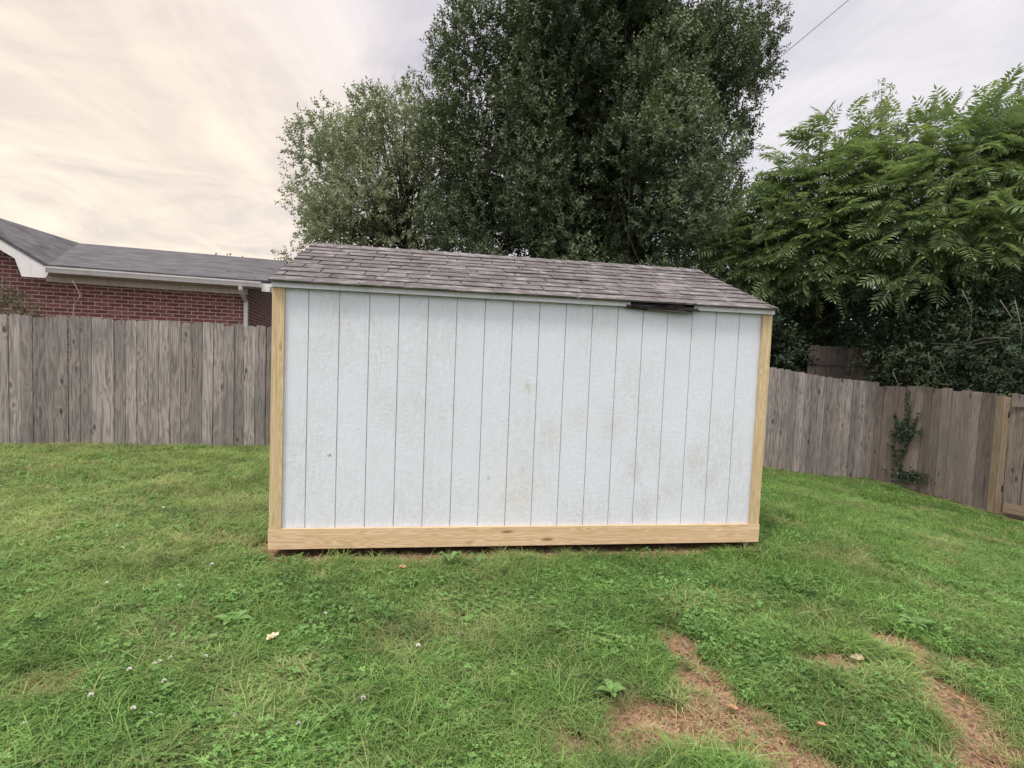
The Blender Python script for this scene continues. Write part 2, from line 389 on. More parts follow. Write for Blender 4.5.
def axis(lo, hi, step, far, k=1.35):
    a = list(np.arange(lo, hi + step / 2, step)); s = step; p = a[0]; left = []
    while p > -far: s *= k; p -= s; left.append(p)
    s = step; p = a[-1]; right = []
    while p < far: s *= k; p += s; right.append(p)
    return np.array(left[::-1] + a + right)
gx = axis(-8.5, 9., .06, 900); gy = axis(.6, 11., .05, 900)
GX, GY = np.meshgrid(gx, gy); nx, ny = len(gx), len(gy)
gv = np.stack([GX.ravel(), GY.ravel(), ground_z(GX, GY).ravel()], 1)
gb = bare(gv[:, 0], gv[:, 1]); gv[:, 2] -= .012 * gb
ii = np.arange(nx * ny).reshape(ny, nx)
gf = np.stack([ii[:-1, :-1], ii[:-1, 1:], ii[1:, 1:], ii[1:, :-1]], -1).reshape(-1, 4)
def ground_mat():
    m, nt, out = material('soil_and_turf')
    pos = N(nt, 'ShaderNodeNewGeometry').outputs['Position']
    b = attr(nt, 'bare', 'Fac')
    n = noise(nt, pos, 9., 6, .7); n2 = noise(nt, pos, 55., 4, .7); n3 = noise(nt, pos, 1.2, 4, .6)
    soil = ramp(nt, n, [(.3, (.17, .094, .050)), (.5, (.28, .168, .095)), (.68, (.37, .24, .15))])
    soil = mixc(nt, ramp(nt, n2, [(.42, .75), (.58, 0.)]), soil, (.075, .042, .026))
    soil = mixc(nt, ramp(nt, n2, [(.60, 0.), (.72, .6)]), soil, (.40, .29, .19))
    turf = ramp(nt, n2, [(.3, (.012, .018, .007)), (.6, (.026, .036, .012)), (.8, (.055, .06, .025))])  # turf colour kept dark, painting in the shadow between grass blades
    turf = mixc(nt, ramp(nt, n3, [(.4, 0.), (.7, .5)]), turf, (.075, .085, .03))
    fac = ramp(nt, math_(nt, 'ADD', b, math_(nt, 'MULTIPLY', math_(nt, 'SUBTRACT', n, .5), .5)), [(.2, 0.), (.5, 1.)])
    finish(nt, out, mixc(nt, fac, turf, soil), .95, n2, .7, .02, .15); return m
ground = mesh_np('ground', gv, [gf], ground_mat(), None, {'bare': gb}, True)
tag(ground, kind='structure')

# ------------------------------------------------------------------ the shed
shed = empty('garden_shed', (SO[0], SO[1], .0), SHED_YAW,
             'white grooved wooden shed with worn shingle roof and new bare pine trim', 'shed')
L, DEP, ZB = 3.66, 2.4872, .059
def Z_(z): return z + ZB
# front wall with real grooves
GW, GD, PW = .0062, .006, L / 18
prof = [(0.02, .0)]
xs = [(.022, 0, 0)]
for k in range(1, 18):
    x0 = .2266 + (k - 1) * .1982 + .018 * math.sin(math.pi * k / 18); j = rng.normal(0, .0015)
    xs += [(x0 - GW / 2 + j, 0, 0), (x0 - GW / 2 + .0012 + j, GD, 1), (x0 + GW / 2 - .0012 + j, GD, 1), (x0 + GW / 2 + j, 0, 0)]
xs += [(L - .022, 0, 0)]
V, r_ = [], []
for z in (Z_(.06), Z_(1.80)):
    for (x, d, g) in xs: V.append((x, .022 + d, z)); r_.append(g)
n = len(xs)
F = np.array([(i, i + 1, n + i + 1, n + i) for i in range(n - 1)])
wall = mesh_np('front_wall', V, [F], M_siding, shed, {'rnd': np.array(r_, float)})
# the other three walls (grooved the same way, as boxes with gables)
zt = Z_(1.80); rz_ = Z_(2.30)
for x0, x1 in ((.0175, .030), (L - .030, L - .0175)):
    mb = MB()
    poly = [(.03, Z_(.06)), (DEP - .03, Z_(.06)), (DEP - .03, zt), (DEP / 2, rz_ - .03), (.03, zt)]
    V = [(x0, y, z) for y, z in poly] + [(x1, y, z) for y, z in poly]
    mb.add(V, [tuple(range(5)), tuple(range(9, 4, -1))] + [(i, (i + 1) % 5, (i + 1) % 5 + 5, i + 5) for i in range(5)])
    mb.build('gable_wall', M_siding, shed)
mb = MB(); mb.board((.022, DEP - .02, Z_(.06)), (L - .044, 0, 0), (0, .018, 0), (0, 0, 1.74), 0.); mb.build('rear_wall', M_siding, shed)
# corner posts, each a face board and a return board
def corner(x, sgn, y, sy):
    m = MB()
    w = .079
    m.board((x - .001 if sgn > 0 else x - w + .001, y if sy > 0 else y - .019, Z_(.1435)), (w, 0, 0), (0, .019, 0), (0, 0, 1.79 - .146), .5)
    xr = x if sgn > 0 else x - .017
    m.board((xr, y + .0195 if sy > 0 else y - .1085, Z_(.1435)), (0, .089, 0), (.017, 0, 0), (0, 0, 1.79 - .146), .35)
    return m.build('corner_trim', M_post, shed)
corner(0, 1, 0, 1); corner(L, -1, 0, 1); corner(0, 1, DEP, -1); corner(L, -1, DEP, -1)
# skirt boards
mb = MB(); mb.board((-.004, -.006, Z_(0)), (0, 0, .141), (0, .026, 0), (L + .008, 0, 0), .5, off=(3.1, 4.2, 7.7)); mb.build('skirt_board', M_skirt, shed)
mb = MB(); mb.board((-.004, DEP - .02, Z_(0)), (0, 0, .141), (0, .026, 0), (L + .008, 0, 0), .5); mb.build('skirt_board', M_skirt, shed)
for x in (-.0035, L - .0141):
    mb = MB(); mb.board((x, .0205, Z_(0)), (0, 0, .141), (.0176, 0, 0), (0, DEP - .042, 0), .3); mb.build('skirt_board', M_skirt, shed)
# floor frame and the timbers it rests on
mb = MB(); mb.board((.03, .05, Z_(.02)), (L - .06, 0, 0), (0, DEP - .1, 0), (0, 0, .09), .2); mb.build('floor', M_rot, shed)
for y in (.35, 1.2, 2.05):
    mb = MB(); mb.board((.06, y, -.06), (0, .09, 0), (0, 0, .06 + Z_(.02) - .002), (L - .12, 0, 0), .5); mb.build('skid', M_rot, shed)
# fascia board, broken by the rotted stretch
def fascia(x0, x1, y=-.021):
    m = MB(); m.board((x0, y, Z_(1.787)), (0, 0, .041), (0, .02, 0), (x1 - x0, 0, 0), .5); return m.build('fascia', M_trim, shed)
fascia(-.002, 2.50); fascia(3.00, L + .002)
fascia(-.02, L + .02, DEP + .001)
mb = MB()
mb.board((2.50, .004, Z_(1.785)), (.50, 0, 0), (0, .014, 0), (0, 0, .041), .0)
rr = np.random.default_rng(3)
for k in range(44):
    ln = rr.uniform(.06, .26); x0 = rr.uniform(2.44, 3.05 - ln); z0 = Z_(1.782 + rr.uniform(-.004, .036))
    dz = rr.normal(0, .016); y0 = -.018 - rr.uniform(0, .022)
    mb.board((x0, y0, z0), (0, rr.normal(0, .004), rr.uniform(.003, .012)), (0, rr.uniform(.008, .02), 0), (ln, rr.normal(0, .005), dz), rr.random(), jit=.004)
mb.board((2.62, -.030, Z_(1.772)), (0, 0, .012), (0, .018, 0), (.36, -.008, -.014), 1., jit=.005)
mb.board((2.72, -.024, Z_(1.796)), (0, 0, .012), (0, .014, 0), (.27, -.006, -.010), .9, jit=.003)
ro = mb.build('rotten_fascia', M_rot, shed); ro['label'] = 'black rotted broken stretch of fascia board under the eave'
# roof: deck, shingle courses of single tabs, ridge caps
EY, EZ, RY, RZ = -.0442, Z_(1.8374), DEP / 2, Z_(2.3195)
sl_ = math.hypot(RY - EY, RZ - EZ)
def roof_side(front):
    def P(u, s, h):
        """point u along the eave, s up the slope, h above the deck"""
        cy, cz = (RY - EY) / sl_, (RZ - EZ) / sl_
        y = EY + cy * s - cz * h; z = EZ - .014 + cz * s + cy * h
        return (u, y if front else DEP - y, z)
    deck = MB(); V = [P(u, s, h) for h in (-.018, 0) for (u, s) in ((-.004, .03), (L + .004, .03), (L + .004, sl_ - .002), (-.004, sl_ - .002))]
    deck.add(V, [(0, 1, 2, 3), (7, 6, 5, 4), (0, 4, 5, 1), (1, 5, 6, 2), (2, 6, 7, 3), (3, 7, 4, 0)])
    deck.build('roof_deck', M_purlin, shed)
    m = MB(); nc = 10; ex = sl_ / nc; tw = .3048; rg = np.random.default_rng(11 if front else 12)
    for c in range(nc):
        u = -.038 - (.15 if c % 2 else .0) - (.07 if c % 3 == 1 else 0) + .0; s0 = c * ex - (.012 if c == 0 else 0)
        while u < L + .03:
            a, b = max(u, -.014), min(u + tw - .011, L + .012)
            if b - a > .02:
                s1 = min(s0 + ex + .05, sl_); lift = rg.uniform(.0, .003) + (.004 * (rg.random() < .06))
                dj = rg.normal(0, .0022, 2); hb = .012 + lift; ht = .0035
                droop = -.002 * rg.random() if c == 0 else 0
                V = [P(a, s0 + dj[0], hb - .0075 + droop), P(b, s0 + dj[1], hb - .0075 + droop), P(b, s1, ht - .0032), P(a, s1, ht - .0032),
                     P(a, s0 + dj[0], hb + droop), P(b, s0 + dj[1], hb + droop), P(b, s1, ht), P(a, s1, ht)]
                m.add(V, [(3, 2, 1, 0), (4, 5, 6, 7), (0, 1, 5, 4), (1, 2, 6, 5), (2, 3, 7, 6), (3, 0, 4, 7)], None, float(np.clip(rg.normal(.5, .22), 0, 1)))
            u += tw
    V = [P(u, s_, h) for h in (.0005, .0058) for (u, s_) in ((-.013, -.009), (L + .011, -.009), (L + .011, .12), (-.013, .12))]
    m.add(V, [(3, 2, 1, 0), (4, 5, 6, 7), (0, 1, 5, 4), (1, 2, 6, 5), (2, 3, 7, 6), (3, 0, 4, 7)], None, .25)
    return m.build('roof_shingles', M_shingle, shed)
roof_side(True); roof_side(False)
m = MB(); u = -.016; rg = np.random.default_rng(5)
cy, cz = (RY - EY) / sl_, (RZ - EZ) / sl_
while u < L + .01:
    b = min(u + .145, L + .014); w = .135; h0, h1 = .020, .013
    # four-sided bent cap over the ridge
    V = []
    for (uu, hh) in ((u, h0), (b + .03 if b < L else b, h1)):
        for (y, z) in ((RY - w * cy, RZ - .014 - w * cz + hh), (RY - .03 * cy, RZ - .014 - .028 * cz + hh + .003), (RY, RZ - .014 + hh + .002), (RY + .03 * cy, RZ - .014 - .028 * cz + hh + .003), (RY + w * cy, RZ - .014 - w * cz + hh)):
            V.append((uu, y, z))
        for (y, z) in ((RY + w * cy, RZ - .02 - w * cz + hh - .005), (RY, RZ - .026 + hh), (RY - w * cy, RZ - .02 - w * cz + hh - .005)):
            V.append((uu, y, z))
    Fs = [(i, 8 + i, 8 + (i + 1) % 8, (i + 1) % 8) for i in range(8)] + [tuple(range(8)), tuple(range(15, 7, -1))]
    m.add(V, Fs, None, float(np.clip(rg.normal(.62, .18), 0, 1))); u += .145
m.build('ridge_cap', M_shingle, shed)

# ------------------------------------------------------------------ fences
def fence_boards(mb, p0, p1, z0, z1, H, w=.139, thick=.016, rs=1, ear=.026, gap=(.004, .009), hvar=.006, bright=(0, 1)):
    rg = np.random.default_rng(rs)
    p0, p1 = np.asarray(p0, float), np.asarray(p1, float); d = p1 - p0; ln = np.hypot(*d); d /= ln
    nrm = np.array([d[1], -d[0]]); s = 0.
    while s < ln - .05:
        ww = w + rg.normal(0, .002); q = p0 + d * s
        off = nrm * rg.uniform(-.010, .010); t = s / ln
        zz = (z0(q[0], q[1]) if callable(z0) else z0) + .01 + rg.uniform(0, .02); lean = rg.normal(0, .004)
        mb.board((q[0] + off[0], q[1] + off[1], zz), (d[0] * ww, d[1] * ww, 0), (-nrm[0] * thick, -nrm[1] * thick, 0),
                 (d[0] * lean, d[1] * lean, H + rg.normal(0, hvar) - .01), bright[0] + (bright[1] - bright[0]) * rg.random(), ear, off=rg.uniform(0, 40, 3))
        s += ww + rg.uniform(*gap)
def fence_ground(x, y): return float(ground_z(np.array(x), np.array(y)))
FY = lambda x: np.array([x, float(back_fence_y(np.array(x)))])
fence = empty('wooden_fence', (-2., float(back_fence_y(np.array(-2.))), 0), 0.,
              'grey weathered board fence running behind the shed across the back of the lawn', 'fence')
def local(o, mbb):
    for v in mbb.V: v -= np.array(o.location)
    return mbb
def shiftb(o, mbb):
    mbb.V = [v - np.array(o.location)[None, :] for v in mbb.V]; return mbb
mb = MB(); fence_boards(mb, FA, FY(-3.63), fence_ground, 0, 1.83, rs=4)
fence_boards(mb, FY(-3.62), CORNER, fence_ground, 0, 1.84, rs=5)
shiftb(fence, mb).build('board_panel', M_fence, fence)
for h in (.35, 1.0, 1.6):
    mb = MB()
    xs_ = np.linspace(-12, 6.7, 24)
    for a, b in zip(xs_[:-1], xs_[1:]):
        pa, pb = FY(a), FY(b); za, zb = fence_ground(*pa), fence_ground(*pb)
        mb.board((pa[0], pa[1] + .022, za + h), (0, 0, .089), (0, .038, 0), (pb[0] - pa[0], pb[1] - pa[1], zb - za), .5)
    shiftb(fence, mb).build('rail', M_fence, fence)
for x in np.linspace(-11.5, 6.4, 9):
    p = FY(x); z = fence_ground(*p)
    mb = MB(); mb.board((p[0], p[1] + .064, z - .1), (.089, 0, 0), (0, .089, 0), (0, 0, 1.85), .5); shiftb(fence, mb).build('post', M_fence, fence)

GATE_Y = 7.70
side = empty('wooden_fence', (float(side_fence_x(9.)), 9., -.6), 0., 'brown weathered board fence along the right side with a climbing vine on it', 'fence')
mb = MB()
sp = lambda y: np.array([float(side_fence_x(y)), y])
fence_boards(mb, sp(9.98), sp(7.93), fence_ground, 0, 1.79, w=.150, rs=8, ear=.004, gap=(.001, .010), hvar=.012)
shiftb(side, mb).build('board_panel', M_fence_side, side)
for h in (.35, 1.45):
    mb = MB(); a, b = sp(9.95), sp(7.8); za, zb = fence_ground(*a), fence_ground(*b)
    mb.board((a[0] + .03, a[1], za + h), (0, 0, .089), (.038, 0, 0), (b[0] - a[0], b[1] - a[1], zb - za), .5); shiftb(side, mb).build('rail', M_fence_side, side)
mb = MB(); p = sp(7.93); z = fence_ground(*p)
mb.board((p[0] - .022, p[1] - .13, z + .02), (0, .125, 0), (.1, 0, 0), (.0, 0, 1.74), .75)
po = shiftb(side, mb).build('post', M_gate_wood, side); po['label'] = 'pale yellowish square post at the end of the brown fence'
gate = empty('fence_gate', (float(side_fence_x(7.2)), 7.2, -.58), 0., 'weathered plank gate with a pale bottom board at the right edge behind the end post', 'gate')
mb = MB(); fence_boards(mb, sp(7.795) + [.05, 0], sp(6.3) + [.05, 0], fence_ground, 0, 1.80, w=.10, rs=15, ear=.0, gap=(.012, .026), bright=(.5, 1.))
shiftb(gate, mb).build('board_panel', M_fence_side, gate)
for h, w in ((.06, .14), (1.62, .09)):
    mb = MB(); a, b = sp(7.74), sp(6.3); za, zb = fence_ground(*a), fence_ground(*b)
    mb.board((a[0] + .012, a[1], za + h), (0, 0, w), (.034, 0, 0), (b[0] - a[0], b[1] - a[1], zb - za), .8); shiftb(gate, mb).build('rail', M_gate_wood if h < 1 else M_fence_side, gate)
# neighbour's taller fence behind the corner
pa, pb = at(809, 345, 11.0)[:2], at(876, 345, 11.35)[:2]
nb = empty('wooden_fence', (pa[0], pa[1], 0), 0., 'dark brown taller fence panel of the neighbour half hidden in leaves behind the back corner', 'fence')
mb = MB(); fence_boards(mb, pa, pb, -.3, 0, 2.18, w=.135, rs=21, gap=(.002, .010)); shiftb(nb, mb).build('board_panel', M_fence_side, nb)
mb = MB(); mb.board((pa[0], pa[1] - .045, 1.50), (0, 0, .07), (0, .03, 0), (pb[0] - pa[0], pb[1] - pa[1], 0), .2); shiftb(nb, mb).build('rail', M_fence_side, nb)

# ------------------------------------------------------------------ the brick house
HP = .32
H0 = at(47, 266, 9.0)
house = empty('brick_house', (H0[0], H0[1], 0), HP, 'red brick house with grey shingle roof and white gutter beyond the left fence', 'house')
ZE, PM, VR, UR, UW = 2.66, .257, 3.5, 2.99, 3.45
def wallpoly(mb, P, origin, axis_u, axis_v, r=0.):
    P = [np.asarray(p, float) for p in P]
    bc = [(np.dot(p - origin, axis_u), np.dot(p - origin, axis_v), 0) for p in P]
    mb.add(P, [tuple(range(len(P)))], bc, r)
ez, ex_, ey_ = np.array([0, 0, 1.]), np.array([1., 0, 0]), np.array([0, 1., 0])
mb = MB(); V0 = .45
wallpoly(mb, [(-.2, V0, -.3), (UR, V0, -.3), (UR, V0, ZE + .03), (-.2, V0, ZE + .03)], np.zeros(3), ex_, ez)
wallpoly(mb, [(UR, V0, -.3), (UR, 2 * VR - V0, -.3), (UR, 2 * VR - V0, ZE + PM * V0 - .06), (UR, VR, ZE + PM * VR - .07), (UR, V0, ZE + PM * V0 - .06)], np.array([0, V0, 0]), ey_, ez)
wallpoly(mb, [(UR, 2 * VR - V0, -.3), (-3.4, 2 * VR - V0, -.3), (-3.4, 2 * VR - V0, ZE), (UR, 2 * VR - V0, ZE)], np.zeros(3), ex_, ez)
mb.build('wall', M_brick, house)
RW, RB = -1.40, -.88; ZW = ZE + PM * VR; PW_ = (ZW - ZE + .01) / (.03 - RW)
mb = MB(); vw = V0 - .003
wallpoly(mb, [(-3.1, vw, -.3), (-.2, vw, -.3), (-.2, vw, ZW - PW_ * (-.2 - RW) - .06), (RW, vw, ZW - .07), (-3.1, vw, ZW - PW_ * (-.2 - RW) - .06)], np.zeros(3), ex_, ez)
wallpoly(mb, [(-3.1, vw, -.3), (-3.1, 6., -.3), (-3.1, 6., ZE), (-3.1, vw, ZE)], np.zeros(3), ey_, ez)
mb.build('wing_wall', M_brick, house)
# roof: main pitch, rear pitch, wing pitches, as slabs with course coordinates
def slab(mb, P, ou, ov, th=.05):
    P = [np.asarray(p, float) for p in P]; n = np.cross(P[1] - P[0], P[2] - P[0]); n /= np.linalg.norm(n)
    if n[2] < 0: n = -n
    T = P; Bm = [p - n * th for p in P]; k = len(P)
    bc = [(np.dot(p, ou), np.dot(p, ov), 0) for p in T + Bm]
    mb.add(T + Bm, [tuple(range(k)), tuple(range(2 * k - 1, k - 1, -1))] + [(i, i + k, (i + 1) % k + k, (i + 1) % k) for i in range(k)], bc)
rf = MB()
sv = np.array([0, 1., PM]) / math.hypot(1, PM); su = np.array([1., 0, -PW_]) / math.hypot(1, PW_)
slab(rf, [(.02, -.03, ZE - PM * .03), (UW, -.03, ZE - PM * .03), (UW, VR, ZE + PM * VR), (RB, VR, ZE + PM * VR)], ex_, sv)
slab(rf, [(UW, 2 * VR + .03, ZE - PM * .03), (-4.5, 2 * VR + .03, ZE - PM * .03), (-4.5, VR, ZE + PM * VR - .002), (UW, VR, ZE + PM * VR - .002)], ex_, np.array([0, -1., PM]))
slab(rf, [(RW, -.03, ZW + .002), (.035, -.03, ZW - PW_ * (.035 - RW)), (RB, VR + .03, ZW + .002)], ey_, su)
slab(rf, [(RW, -.03, ZW + .001), (RB, VR + .03, ZW + .001), (2 * RW - .035, VR + 1., ZW - PW_ * (.035 - RW)), (2 * RW - .035, -.03, ZW - PW_ * (.035 - RW))], ey_, su)
roof = rf.build('roof', M_hroof, house)
# fascia, frieze board, gutter, downspout
mb = MB(); mb.board((.03, .001, ZE - .135), (0, 0, .11), (0, .02, 0), (UW - .05, 0, 0), .5); mb.build('fascia', M_white, house)
mb = MB(); mb.board((-.19, .022, ZE - .14), (0, .405, 0), (0, 0, .012), (UW + .15, 0, 0), .5); mb.build('soffit', M_frieze, house)
mb = MB(); mb.board((-.195, V0 - .022, ZE - .255), (0, 0, .113), (0, .02, 0), (UR + .19, 0, 0), .5); mb.build('frieze_board', M_frieze, house)
g = MB(); gp = [(-.002, .0), (-.085, .0), (-.105, .045), (-.122, .075), (-.125, .098), (-.112, .098), (-.108, .078), (-.092, .048), (-.078, .012), (-.002, .012)]
g0, g1 = .03, UW - .17
V = [(u, y, ZE - .145 + z) for u in (g0, g1) for (y, z) in gp]; k = len(gp)
g.add(V, [(i, i + k, (i + 1) % k + k, (i + 1) % k) for i in range(k)] + [tuple(range(k)), tuple(range(2 * k - 1, k - 1, -1))]); gutter = g.build('gutter', M_white, house)
for x in (g0 - .004, g1 + .001):
    mb = MB(); mb.board((x, -.122, ZE - .146), (0, .12, 0), (.003, 0, 0), (0, 0, .1), .5); mb.build('end_cap', M_white, gutter)
d = MB(); ux = 2.965
d.tube([(ux - .03, -.06, ZE - .14), (ux - .03, -.05, ZE - .19), (ux - .025, .06, ZE - .26), (ux - .015, .30, ZE - .35), (ux, .375, ZE - .39), (ux, .388, ZE - .46), (ux, .388, .1)],
       [.038, .040, .040, .040, .040, .040, .040], 8); d.build('downspout', M_white, house)
# barge boards with their boxed ends
def barge(pts_, v0, v1, name):
    m = MB(); k = len(pts_); V = [(u, v, z) for v in (v0, v1) for (u, z) in pts_]
    m.add(V, [tuple(range(k)), tuple(range(2 * k - 1, k - 1, -1))] + [(i, i + k, (i + 1) % k + k, (i + 1) % k) for i in range(k)]); return m.build(name, M_white, house)
zr = lambda u: ZW - PW_ * (u - RW)
barge([(RW, ZW - .06), (.03, zr(.03) - .06), (.03, zr(.03) - .13), (-.02, ZE - .235), (-.34, ZE - .235), (-.43, zr(-.43) - .23), (RW, ZW - .23)], -.012, .012, 'barge_board')
zl = lambda u: ZW - PW_ * (RW - u)
barge([(RW, ZW - .06), (RW, ZW - .23), (2 * RW - .02, zl(2 * RW - .02) - .23), (2 * RW - .02, zl(2 * RW - .02) - .06)], -.012, .012, 'barge_board')
m = MB()   # right end: rake board and boxed return
pr = [(-.02, ZE - .06), (VR, ZE + PM * VR - .06), (VR, ZE + PM * VR - .22), (.44, ZE + PM * .44 - .24), (.30, ZE - .25), (.06, ZE - .22), (-.02, ZE - .12)]
V = [(u, v, z) for u in (UW - .025, UW - .001) for (v, z) in pr]; k = len(pr)
m.add(V, [tuple(range(k)), tuple(range(2 * k - 1, k - 1, -1))] + [(i, i + k, (i + 1) % k + k, (i + 1) % k) for i in range(k)]); m.build('barge_board', M_white, house)
m = MB(); m.board((UW - .165, -.018, ZE - .21), (.139, 0, 0), (0, .04, 0), (0, 0, .148), .5); m.build('boxed_return', M_white, house)

# ------------------------------------------------------------------ leaves
def unit(v): return v / (np.linalg.norm(v, axis=-1, keepdims=True) + 1e-9)
def leaf_quads(P, D, Nn, ln, wd, fold=.25):
    """diamond leaves at P, pointing along D with face normal Nn"""
    S = unit(np.cross(D, Nn)); U = np.cross(S, D); ln, wd = ln[:, None], wd[:, None]
    mid = P + D * ln * .45
    a = P; b = mid + S * wd * .5 + U * wd * fold; c = P + D * ln; e = mid - S * wd * .5 + U * wd * fold
    V = np.stack([a, b, c, e], 1).reshape(-1, 3)
    return V, np.arange(len(P) * 4).reshape(-1, 4)
def sprig_leaves(P, D, rg, k, sl, ln, wd, droop=.0, flat=0.):
    n = len(P); t = (np.arange(k) + .5) / k
    A = unit(np.cross(D, np.array([.13, .21, 1.]))); B = np.cross(D, A)
    ang = np.arange(k) * 2.4 + rg.uniform(0, 6.28, (n, 1))
    L_ = sl * rg.uniform(.6, 1.3, (n, 1))
    pos = P[:, None] + D[:, None] * (t[None] * L_)[..., None]
    out = A[:, None] * np.cos(ang)[..., None] + B[:, None] * np.sin(ang)[..., None]
    d = unit(D[:, None] * .55 + out * .85 + rg.normal(0, .22, (n, k, 3)) + np.array([0, 0, -droop]))
    nn = unit(D[:, None] * .8 - out * .4 + rg.normal(0, .25, (n, k, 3)) + np.array([0, 0, flat]))
    m = n * k
    return leaf_quads(pos.reshape(m, 3), d.reshape(m, 3), nn.reshape(m, 3), ln * rg.uniform(.6, 1.25, m), wd * rg.uniform(.7, 1.2, m))
def crown_mesh(name, cl, mat, parent, rg, per, k, sl, ln, wd, upward=.5, outw=.8, center=None, droop=0., flat=0., shell=.45):
    """cl: (n, 4) clump centres and radii"""
    Vs, Fs, rs, nv = [], [], [], 0
    for (x, y, z, r) in cl:
        n = max(4, int(per * (r / .7) ** 2.2)); g = unit(rg.normal(0, 1, (n, 3)))
        rr_ = r * (shell + (1 - shell) * rg.random(n) ** .6)
        P = np.array([x, y, z]) + g * rr_[:, None] * np.array([1, 1, 1.15])
        out = g.copy()
        if center is not None: out = out + .5 * unit(np.array([x, y, z]) - center)
        D = unit(out * outw + np.array([0, 0, upward]) + rg.normal(0, .35, (n, 3)))
        V, F = sprig_leaves(P, D, rg, k, sl, ln, wd, droop, flat)
        Vs.append(V); Fs.append(F + nv); nv += len(V)
        tone = np.clip(rg.normal(.5, .30), 0, 1)
        rs.append(np.repeat(np.clip(tone + rg.normal(0, .2, len(F)), 0, 1), 4))
    V = np.concatenate(Vs)
    return mesh_np(name, V - np.array(parent.location)[None], [np.concatenate(Fs)], mat, parent, {'rnd': np.concatenate(rs)})
def limbs(mb, base, fork, cl, rg, r0, frac=.6, rmin=.012):
    for (x, y, z, r) in cl:
        if rg.random() > frac: continue
        a = base + (fork - base) * rg.uniform(.35, 1.0); b = a + (np.array([x, y, z]) - a) * .85
        mid = a * .5 + b * .5 + rg.normal(0, .18, 3) + np.array([0, 0, -.08 * np.linalg.norm(b - a)])
        t = np.linspace(0, 1, 6)[:, None]; P = (1 - t) ** 2 * a + 2 * t * (1 - t) * mid + t ** 2 * b
        mb.tube(P, np.linspace(r0 * .35, rmin, 6), 5)

M_leaf_dark = foliage('dark_leaves', (.036, .058, .028), (.142, .182, .088), .2, .45, .35)
M_leaf_mid = foliage('mid_leaves', (.120, .152, .085), (.285, .320, .190), .32, .5, .3)
M_leaf_pale = foliage('hazy_sunlit_leaves', (.13, .14, .085), (.24, .235, .15), .3, .6, .25)  # leaf colour paled to paint in sunlight and haze on the far crown
M_frond = foliage('frond_leaflets', (.100, .152, .068), (.258, .328, .145), .36, .5, .3, .5)
M_leaf_shade = foliage('shrub_leaves', (.022, .038, .020), (.060, .092, .040), .15, .5, .25)  # green darkened: the shade of the canopy overhead is painted into the leaves
M_vine = foliage('vine_leaves', (.014, .028, .014), (.035, .060, .026), .15, .4, .3)

# --- the tall tree behind the shed
rg = np.random.default_rng(21)
TB = np.array([2.35, 14.2, -.3])
tree = empty('tall_tree', tuple(TB), 0., 'very tall dark green leafy tree rising behind the middle of the shed', 'tree')
def crown_r(z):     # crown radius against height
    return np.interp(z, [1.5, 3., 5., 7.5, 9., 11, 13, 15, 17, 18.5], [3.3, 3.75, 3.8, 3.6, 3.25, 2.8, 2.5, 2.1, 1.4, .4])
cl = []
while len(cl) < 400:
    z = rg.uniform(1.6, 10.5) if rg.random() < .78 else rg.uniform(10.5, 18.); a = rg.uniform(0, 6.283); R = crown_r(z)
    q = R * (rg.random() ** .45); lob = 1 + .13 * math.sin(3 * a + z * .9) + .08 * math.sin(7 * a - z * 1.7)
    if z > 15.5 and rg.random() < .4: continue
    r = rg.uniform(.40, .88) * (1.0 if q < .8 * R else .8)
    cl.append((TB[0] + .10 - .055 * (z - 3) + (q * lob - r * .5) * math.cos(a), TB[1] + (q * lob - r * .5) * math.sin(a), z, r))
# a long bough out to the right and ragged tips along the outline
for (px, py, r) in ((752, 62, .55), (768, 66, .4), (742, 75, .5), (765, 30, .5), (760, 8, .55), (738, 105, .6), (735, 140, .5), (728, 185, .45), (722, 225, .5), (735, 205, .3),
                    (446, 60, .5), (444, 95, .55), (440, 130, .5), (456, 25, .5), (472, 5, .55), (715, 255, .4), (745, 130, .3), (770, 78, .25), (440, 45, .3), (462, 70, .7), (470, 100, .8), (455, 140, .8), (480, 160, .9), (450, 180, .8), (470, 210, .9), (500, 130, .9), (445, 215, .7), (480, 50, .8), (500, 220, .9), (520, 180, .9), (465, 240, .8), (490, 20, .8), (700, 240, .8), (690, 200, .8), (560, 240, .9), (620, 235, .9), (530, 245, .8)):
    p = at(px, py, 14.2 + rg.normal(0, .5)); cl.append((*p, r))
cl = np.array(cl)
crown_mesh('crown', cl, M_leaf_dark, tree, rg, 165, 10, .26, .105, .048, .95, .7, np.array([TB[0], TB[1], 8.]), shell=.62)
mb = MB(); mb.tube([TB, TB + [.05, 0, 2], TB + [-.05, .1, 6], TB + [.1, 0, 10], TB + [0, 0, 14], TB + [.1, 0, 17.5]], [.36, .30, .25, .18, .10, .03], 12)
limbs(mb, TB + [0, 0, 2.], TB + [0, 0, 14.], cl, rg, .14, .35)
shiftb(tree, mb).build('trunk', M_bark, tree, True)

